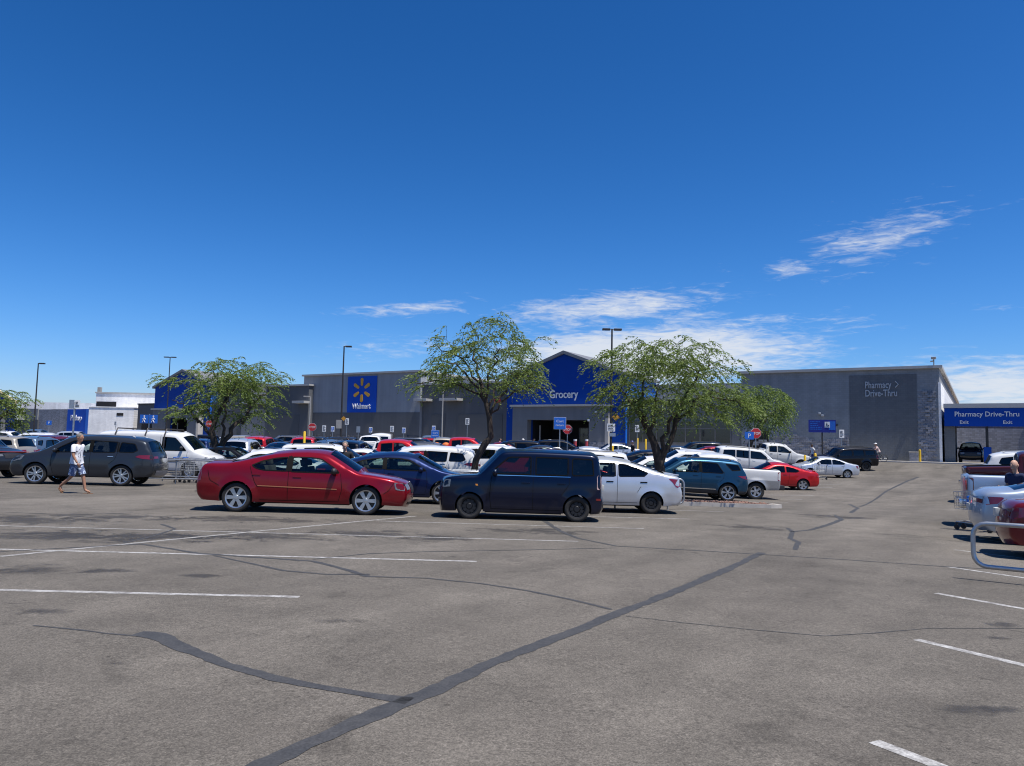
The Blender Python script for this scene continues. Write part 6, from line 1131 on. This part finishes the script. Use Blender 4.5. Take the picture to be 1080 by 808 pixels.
def sign(px, py, Y, kind, label, pole_m=M_GALV, yaw=0):
    t = at(px, py, Y); g = gz(t.x, Y); T = empty('street_sign', (t.x, Y, g), R(yaw), label, 'sign'); z = t.z-g; b = B(); tube(b, [(0, 0, 0), (0, 0, z+.3)], .035, 8); obj('post', b, pole_m, T, 60)
    if kind == 'stop':
        board(T, 'sign_plate', z, .80, .8, M_WHITE, 0, -.05, 'oct'); board(T, 'sign_face', z, .76, .76, M_REDSIGN, 0, -.064, 'oct', 0, .004); txt(T, 'STOP', z-.1, .27, M_WHITE, 0, -.072, .58)
    elif kind == 'access':
        board(T, 'sign_plate', z, .38, .62, M_WHITE); board(T, 'sign_face', z+.04, .30, .34, M_BLUESIGN, 0, -.064, 'rect', 0, .004)
        b = B(); ball(b, (-.02, -.068, z+.16), .028, 8, (1, .15, 1)); tube(b, [(-.02, -.07, z+.12), (-.02, -.07, z+.03), (.06, -.07, z+.03), (.08, -.07, z-.04)], .014, 5); tube(b, [(-.01+.075*math.cos(a), -.07, z-.01+.075*math.sin(a)) for a in np.linspace(2.2, 5.6, 9)], .011, 5); obj('sign_symbol', b, M_WHITE, T)
        bars(T, 'sign_lettering', z-.22, .3, .12, M_BLUESIGN, 2, 0, -.066)
    elif kind == 'white': board(T, 'sign_plate', z, .42, .7, M_WHITE); bars(T, 'sign_lettering', z, .3, .55, M_BLACK, 5, 0, -.068, int(px))
    elif kind == 'grey': board(T, 'sign_plate', z, .42, .7, M_GALV)
    elif kind == 'cart':
        board(T, 'sign_plate', z, .72, .72, M_WHITE, 0, -.05, 'rect', 0, .01); board(T, 'sign_face', z, .69, .69, M_BLUESIGN, 0, -.064, 'rect', 0, .004); txt(T, 'Cart', z+.06, .2, M_WHITE, 0, -.07, .44); txt(T, 'return', z-.17, .18, M_WHITE, 0, -.07, .48)
    elif kind == 'twin':
        for s in (-1, 1):
            M = s*32; o = board(T, 'sign_plate', z, .5, .5, M_BLUESIGN, s*.27, -.06, 'rect', 0); b = B(); ball(b, (s*.27, -.078, z+.16), .05, 8, (1, .1, 1)); tube(b, [(s*.27, -.08, z+.1), (s*.27-.02, -.08, z-.04), (s*.27+.06, -.08, z-.2)], .025, 5); tube(b, [(s*.27-.02, -.08, z-.04), (s*.27-.1, -.08, z-.2)], .025, 5); tube(b, [(s*.27-.1, -.08, z-.02), (s*.27, -.08, z+.07), (s*.27+.1, -.08, z-.02)], .02, 5); obj('sign_symbol', b, M_WHITE, T)
    elif kind == 'blue': board(T, 'sign_plate', z, .6, .5, M_BLUESIGN); txt(T, 'P', z-.14, .4, M_WHITE, 0, -.066)
    return T
sign(598.5, 453, 62, 'stop', 'red stop sign before the grocery entrance doors'); sign(329.5, 450.5, 72, 'stop', 'red stop sign beside the yellow post left of the tall pole'); sign(797, 457, 55, 'stop', 'red stop sign beside the small blue sign at the tall grey wall'); sign(221, 447, 80, 'stop', 'red stop sign at the right side of the left gable entrance')
sign(590.5, 446.5, 45, 'cart', 'blue cart return sign with white lettering over the boxy car'); sign(790, 459.5, 50, 'blue', 'small light blue parking sign beside the right hand stop sign'); sign(52, 446, 88, 'blue', 'small light blue parking sign before the grey split block wall'); sign(459, 458, 68.3, 'cart', 'low blue cart return sign in front of the charcoal wall')
sign(157.5, 442, 45, 'twin', 'pair of blue pedestrian signs on one post over the work van')
for k, (px, py, Y) in enumerate([(351, 452.5, 84), (391, 453.5, 84), (426, 454, 84), (457.5, 452, 84)]): sign(px, py, Y, 'access', ['accessible parking sign left of the tall pole sign board', 'accessible parking sign above the white pickup', 'accessible parking sign right of the white van', 'accessible parking sign above the low cart sign'][k])
for k, (px, py, Y) in enumerate([(342, 452, 86), (378, 453, 86), (413.5, 452.5, 86), (493, 444.5, 84), (887.5, 457.5, 66), (672, 452, 75), (122, 446.5, 120), (366, 444.5, 84)]): sign(px, py, Y, 'white' if k not in (1,) else 'grey', ['narrow white notice beside the leftmost accessible sign', 'grey notice plate between two accessible signs', 'narrow white notice below the big emblem sign', 'white notice before the recessed charcoal panel', 'white notice on thin post right of the big blue board', 'white notice in front of the shop window', 'white notice before the white block wall', 'white notice just right of the tall pole'][k])
# boards fixed to the lamp poles
for (T, h), items in ((L3, [('diamond_plate', 440, .6, .6, mat('amber_sign', (.5, .24, .02), .5), 'dia', .35), ('sign_board', 451, .62, .62, M_WHITE, 'rect', 0), ('sign_board', 458.5, .5, .28, M_GALV, 'rect', .1)]), (L2, [('sign_board', 447.5, .55, .85, M_PALEPOLE, 'rect', -.2), ('diamond_plate', 441.5, .5, .5, mat('amber_sign', (.5, .24, .02), .5), 'dia', .25)])):
    for nm, py, w, hh, m, shp, dx in items:
        t = at(645 if T is L3[0] else 361, py, T.location.y); board(T, nm, t.z-T.location.z, w, hh, m, dx, -.12, shp)
        if m is M_WHITE: bars(T, 'sign_lettering', t.z-T.location.z, w*.8, hh*.8, M_BLACK, 4, dx, -.135, 4)
t = at(867, 449.5, 66); T = empty('notice_board', (t.x, 66, gz(t.x, 66)), R(-20), 'big navy notice board on one post before the tall grey wall', 'sign'); z = t.z-gz(t.x, 66); b = B(); tube(b, [(0, 0, 0), (0, 0, z)], .06, 8); obj('post', b, M_POLE, T); board(T, 'sign_plate', z, 2.2, 1.1, M_NAVY, 0, -.07); bars(T, 'sign_lettering', z+.05, 1.0, .8, M_BLUESIGN, 5, -.45, -.084, 7)
board(T, 'sign_inset', z+.13, .42, .5, M_WHITE, .42, -.086, 'rect', 0, .004); b = B(); tube(b, [(.42+.1*math.cos(a), -.096, z+.1+.1*math.sin(a)) for a in np.linspace(1.5, 6, 9)], .02, 5); tube(b, [(.38, -.096, z+.3), (.4, -.096, z+.12), (.52, -.096, z+.1), (.56, -.096, z-.02)], .025, 5); obj('sign_symbol', b, M_BLACK, T); board(T, 'sign_inset', z+.05, .5, .75, M_BLUESIGN, .8, -.084, 'rect', 0, .003)
t = at(79, 426.5, 36); T = empty('lot_sign', (t.x, 36, gz(t.x, 36)), R(10), 'grey steel sign with two plates on a tall post behind the walking man', 'sign'); z = t.z-gz(t.x, 36); b = B(); tube(b, [(0, 0, 0), (0, 0, z+.1)], .045, 8); obj('post', b, M_GALV, T); board(T, 'sign_plate', z, .22, .42, M_GALV, -.12, -.05); board(T, 'sign_plate', z, .24, .40, M_WHITE, .13, -.06); bars(T, 'sign_lettering', z, .16, .28, M_BLACK, 4, .13, -.078, 3)
def bollard(px, y0, y1, Y, m, label, group, cap=None, r=.09):
    a = at(px, y1, Y); h = at(px, y0, Y).z-gz(a.x, Y); T = empty('bollard', (a.x, Y, gz(a.x, Y)), 0, label, 'bollard', group); b = B(); tube(b, [(0, 0, 0), (0, 0, h-.05), (0, 0, h)], [r, r, r*.6], 12); obj('post', b, m, T, 40)
    if cap: b = B(); tube(b, [(0, 0, h-.18), (0, 0, h+.02)], r*1.06, 12); obj('cap', b, cap, T, 40)
q = fac(45.05, -2.6, 0); T = empty('bollard', (q.x, q.y, .6), 0, 'yellow bollard at the corner of the tall grey wall', 'bollard', 'yellow bollards'); b = B(); tube(b, [(0, 0, 0), (0, 0, 1.1), (0, 0, 1.15)], [.1, .1, .05], 12); obj('post', b, M_YEL, T, 40)
q = fac(44.6, -.9, .66); T = empty('utility_cabinet', q, RZ, 'low grey utility cabinet beside the corner bollard', 'cabinet'); b = B(); box(b, -.5, .3, -.3, .3, 0, .8, .03); obj('body', b, B_STONE, T); b = B(); box(b, -.55, .35, -.35, .35, .803, .9, .02); obj('top', b, M_CONC, T)
for px, y0, y1, Y, lab in [(320.5, 455, 475, 55, 'yellow post beside the bright red SUV'), (672.3, 462, 480, 77, 'taller yellow bollard left of its twin before the shop window'), (681, 463, 480, 76, 'yellow bollard right of its twin before the shop window'), (646, 470, 482, 62, 'yellow bollard at the foot of the two headed lamp pole'), (860, 478, 495, 58, 'yellow bollard between white pickup and red coupe'), (849, 480, 492, 60.6, 'yellow bollard at the front of the white pickup'), (417, 471, 480, 48.8, 'short yellow bollard beside the white crossover'), (404, 468, 478, 55.5, 'short yellow bollard left of the red crew pickup')]: bollard(px, y0, y1, Y, M_YEL, lab, 'yellow bollards')
M_PINK = mat('faded_red_paint', (.42, .05, .06), .6, 0, .1)
for px, lab in [(579.5, 'red bollard with white cap, left of three at the grocery entrance'), (606.5, 'red bollard with white cap, middle of three at the grocery entrance'), (618.5, 'red bollard with white cap, right of three at the grocery entrance'), ]: bollard(px, 463.5, 478, 82, M_PINK, lab, 'red bollards at the grocery entrance', M_WHITE, .17)
for px, lab in [(172, 'faded red bollard, left of three at the left gable'), (180, 'faded red bollard, middle of three at the left gable'), (195, 'faded red bollard, right of three at the left gable')]: bollard(px, 455, 465, 112, M_PINK, lab, 'red bollards at the left gable', M_WHITE, .2)
# cart corrals: bent galvanised pipe rails
def rail(pts, rad=.035): return tube(B(), pts, rad, 8)
def rounded(p0, p1, z0, z1, r=.16):
    d = (p1-p0).normalized(); out = []
    for c, a0 in (((p0+d*r, z1-r), 90), ((p0+d*r, z0+r), 180), ((p1-d*r, z0+r), 270), ((p1-d*r, z1-r), 0)):
        for k in range(5): a = R(a0+90*k/4); out.append(c[0]+d*r*math.cos(a)+Vector((0, 0, c[1]+r*math.sin(a)-c[0].z)))
    return out
p0 = at(1026, 560, 10.9); p0.z = gz(p0.x, p0.y); d = Vector((.80, -.60, 0)); T = empty('cart_corral_rail', p0, 0, 'bent galvanised pipe rail of a cart corral at the right edge', 'rail')
b = B(); tube(b, [v for v in rounded(Vector((0, 0, 0)), d*4.6, .20, .80, .17)], .032, 10, True); obj('pipe_loop', b, M_GALV, T, 60)
for s in (1.5, 4.1): b = B(); tube(b, [d*s+Vector((.0, .05, -.05)), d*s+Vector((0, .05, .8))], .03, 8); obj('leg', b, M_GALV, T, 60)
def corral(x, y, yaw, label, L=4.5, w=2.2, hoop=True):
    g = gz(x, y); T = empty('cart_corral', (x, y, g), R(yaw), label, 'cart corral')
    for s in (-1, 1):
        b = B(); tube(b, rounded(Vector((-L/2, s*w/2, 0)), Vector((L/2, s*w/2, 0)), .2, .95, .16), .03, 8, True); o = obj('side_rail', b, M_GALV, T, 60)
        for q in (-L/2+.5, 0, L/2-.5): b = B(); tube(b, [(q, s*w/2+.04, 0), (q, s*w/2+.04, .93)], .028, 8); obj('leg', b, M_GALV, o, 60)
    b = B(); tube(b, [(L/2, -w/2, .6), (L/2, w/2, .6)], .03, 8); obj('end_rail', b, M_GALV, T, 60)
    return T
p = ground(700, 536); corral(4.05, 24.2, 178, 'cart corral rails behind the silver saloon beside the gravel island', 2.6, 1.6)
corral(at(196, 480, 31.3).x, 31.3, 2, 'cart corral between slate SUV and white saloon', 3.6, 1.9)
x = at(587, 470, 30.5).x; T = empty('hoop_rail', (x, 30.5, gz(x, 30.5)), 0, 'galvanised pipe hoop standing up behind the boxy car roof', 'rail'); b = B(); tube(b, [(-.26, 0, 0), (-.26, 0, 1.6), (-.2, 0, 1.76), (-.1, 0, 1.82), (.1, 0, 1.82), (.2, 0, 1.76), (.26, 0, 1.6), (.26, 0, 0)], .045, 8); obj('hoop', b, M_GALV, T, 60)
x = at(483, 490, 25).x; corral(x, 25.6, 2, 'cart corral rail between deep blue fastback and boxy car', 2.6, 1.0)
def cart_proto():
    T = empty('shopping_cart'); zb, zt = .5, 1.0
    b = B(); A = [Vector((-.38, s*.24, zb+.08)) for s in (-1, 1)]; 
    def corner(u, s, t): return Vector((-.40+u*(.86), s*(.29-.07*u)*(.82+.18*t), zb+.02+.06*(1-u)*0+t*(zt-zb-.08*u)))
    for i in range(9):
        u = i/8
        for s in (-1, 1): tube(b, [corner(u, s, 0), corner(u, s, 1)], .005, 4)
        tube(b, [corner(u, -1, 0), corner(u, 1, 0)], .005, 4)
    for j in range(6):
        t = j/5
        for s in (-1, 1): tube(b, [corner(0, s, t), corner(1, s, t)], .005, 4)
        for u in (0, 1): tube(b, [corner(u, -1, t), corner(u, 1, t)], .005, 4)
    for i in range(5):
        for u in (0, 1): s = -1+2*i/4; tube(b, [corner(u, 1, 0).lerp(corner(u, -1, 0), i/4), corner(u, 1, 1).lerp(corner(u, -1, 1), i/4)], .005, 4)
    for s in (-1, 1): tube(b, [corner(0, s, 1), corner(1, s, 1)], .011, 6)
    tube(b, [corner(1, -1, 1), corner(1, 1, 1)], .011, 6); obj('basket', b, M_GALV, T)
    b = B()
    for s in (-1, 1): tube(b, [(-.5, s*.25, 1.02), (-.42, s*.25, .9), (-.36, s*.22, .4), (-.40, s*.24, .16), (.46, s*.15, .2)], .013, 6); 
    tube(b, [(-.38, -.22, .22), (-.38, .22, .22)], .011, 6); tube(b, [(.44, -.15, .2), (.44, .15, .2)], .011, 6); obj('frame', b, M_GALV, T, 60)
    b = B(); tube(b, [(-.5, -.27, 1.03), (-.5, .27, 1.03)], .022, 8); obj('handle', b, M_BLUESIGN, T, 60)
    for x, w in ((-.40, .24), (.44, .15)):
        for s in (-1, 1): b = B(); tube(b, [(x, s*w-.015, .065), (x, s*w+.015, .065)], .065, 12); box(b, x-.02, x+.02, s*w-.022, s*w+.022, .06, .18); obj('caster', b, M_BLACK, T, 40)
    return T
CP = cart_proto()
def cart(x, y, yaw, label, group, first=[True]):
    o = CP if first[0] else copy_tree(CP); first[0] = False; o.location = (x, y, gz(x, y)); o.rotation_euler = (0, 0, R(yaw)); return tag(o, label, 'shopping cart', group)
c0 = at(1031, 530, 19.0); cart(c0.x, 19.0, 120, 'steel shopping cart left at the tail of the silver pickup', 'shopping carts')
t0 = Vector((c0.x, 19.0, gz(c0.x, 19.0))); b = B(); box(b, -.12, .2, -.16, .16, .53, .86, .05); T = obj('shopping_bag', b, mat('bright_blue_bag', (.01, .2, .75), .4), None, 60); T.location = t0; T.rotation_euler = (0, 0, R(120)); tag(T, 'bright blue shopping bag inside the cart by the silver pickup', 'bag')
for k in range(2): x = at(196, 480, 31.3).x+.1+.38*k; cart(x, 31.35, 2, 'nested steel cart in the corral between slate SUV and white saloon', 'nested carts in the left corral')
x = at(566, 470, 73).x; cart(x, 72.4, 180, 'steel cart pushed by the person in white at the grocery entrance', 'shopping carts')
x = at(868, 500, 52).x; cart(x, 52.5, 160, 'steel cart standing beside the silver saloon at the aisle', 'shopping carts')
def cone(px, Y): pass
for px, Y in ((655, 81), (664, 81)): x = at(px, 480, Y).x; T = empty('planter', (x, Y, gz(x, Y)), 0, 'low concrete kerb block at the foot of the grocery right pier', 'block', 'kerb blocks'); b = B(); box(b, -.35, .35, -.2, .2, 0, .3, .04); obj('block', b, M_CONC, T)
# far hills beyond the store at the right
def hills():
    r = random.Random(8); bm = B(); prev = None
    for i in range(90):
        a = R(-70+1.7*i); d = 5200; h = 60+70*abs(math.sin(i*.31+1))*abs(math.sin(i*.13+.4))+r.uniform(-8, 8); h += 75*math.exp(-((i-63)/4.5)**2)
        rows = [(d-900, -1), (d-550, h*.35+r.uniform(-6, 6)), (d-250, h*.7+r.uniform(-6, 6)), (d, h), (d+500, -1)]; cur = [bm.verts.new((math.sin(a)*q, math.cos(a)*q, z)) for q, z in rows]
        if prev:
            for j in range(4): bm.faces.new((prev[j], cur[j], cur[j+1], prev[j+1]))
        prev = cur
    bmesh.ops.recalc_face_normals(bm, faces=bm.faces); tag(obj('hills', bm, mat('far_desert_rock', (.20, .19, .22), .95, 0, .15, .004), None, 40), 'low bluish desert hills on the horizon', 'hills', kind='structure')
hills()
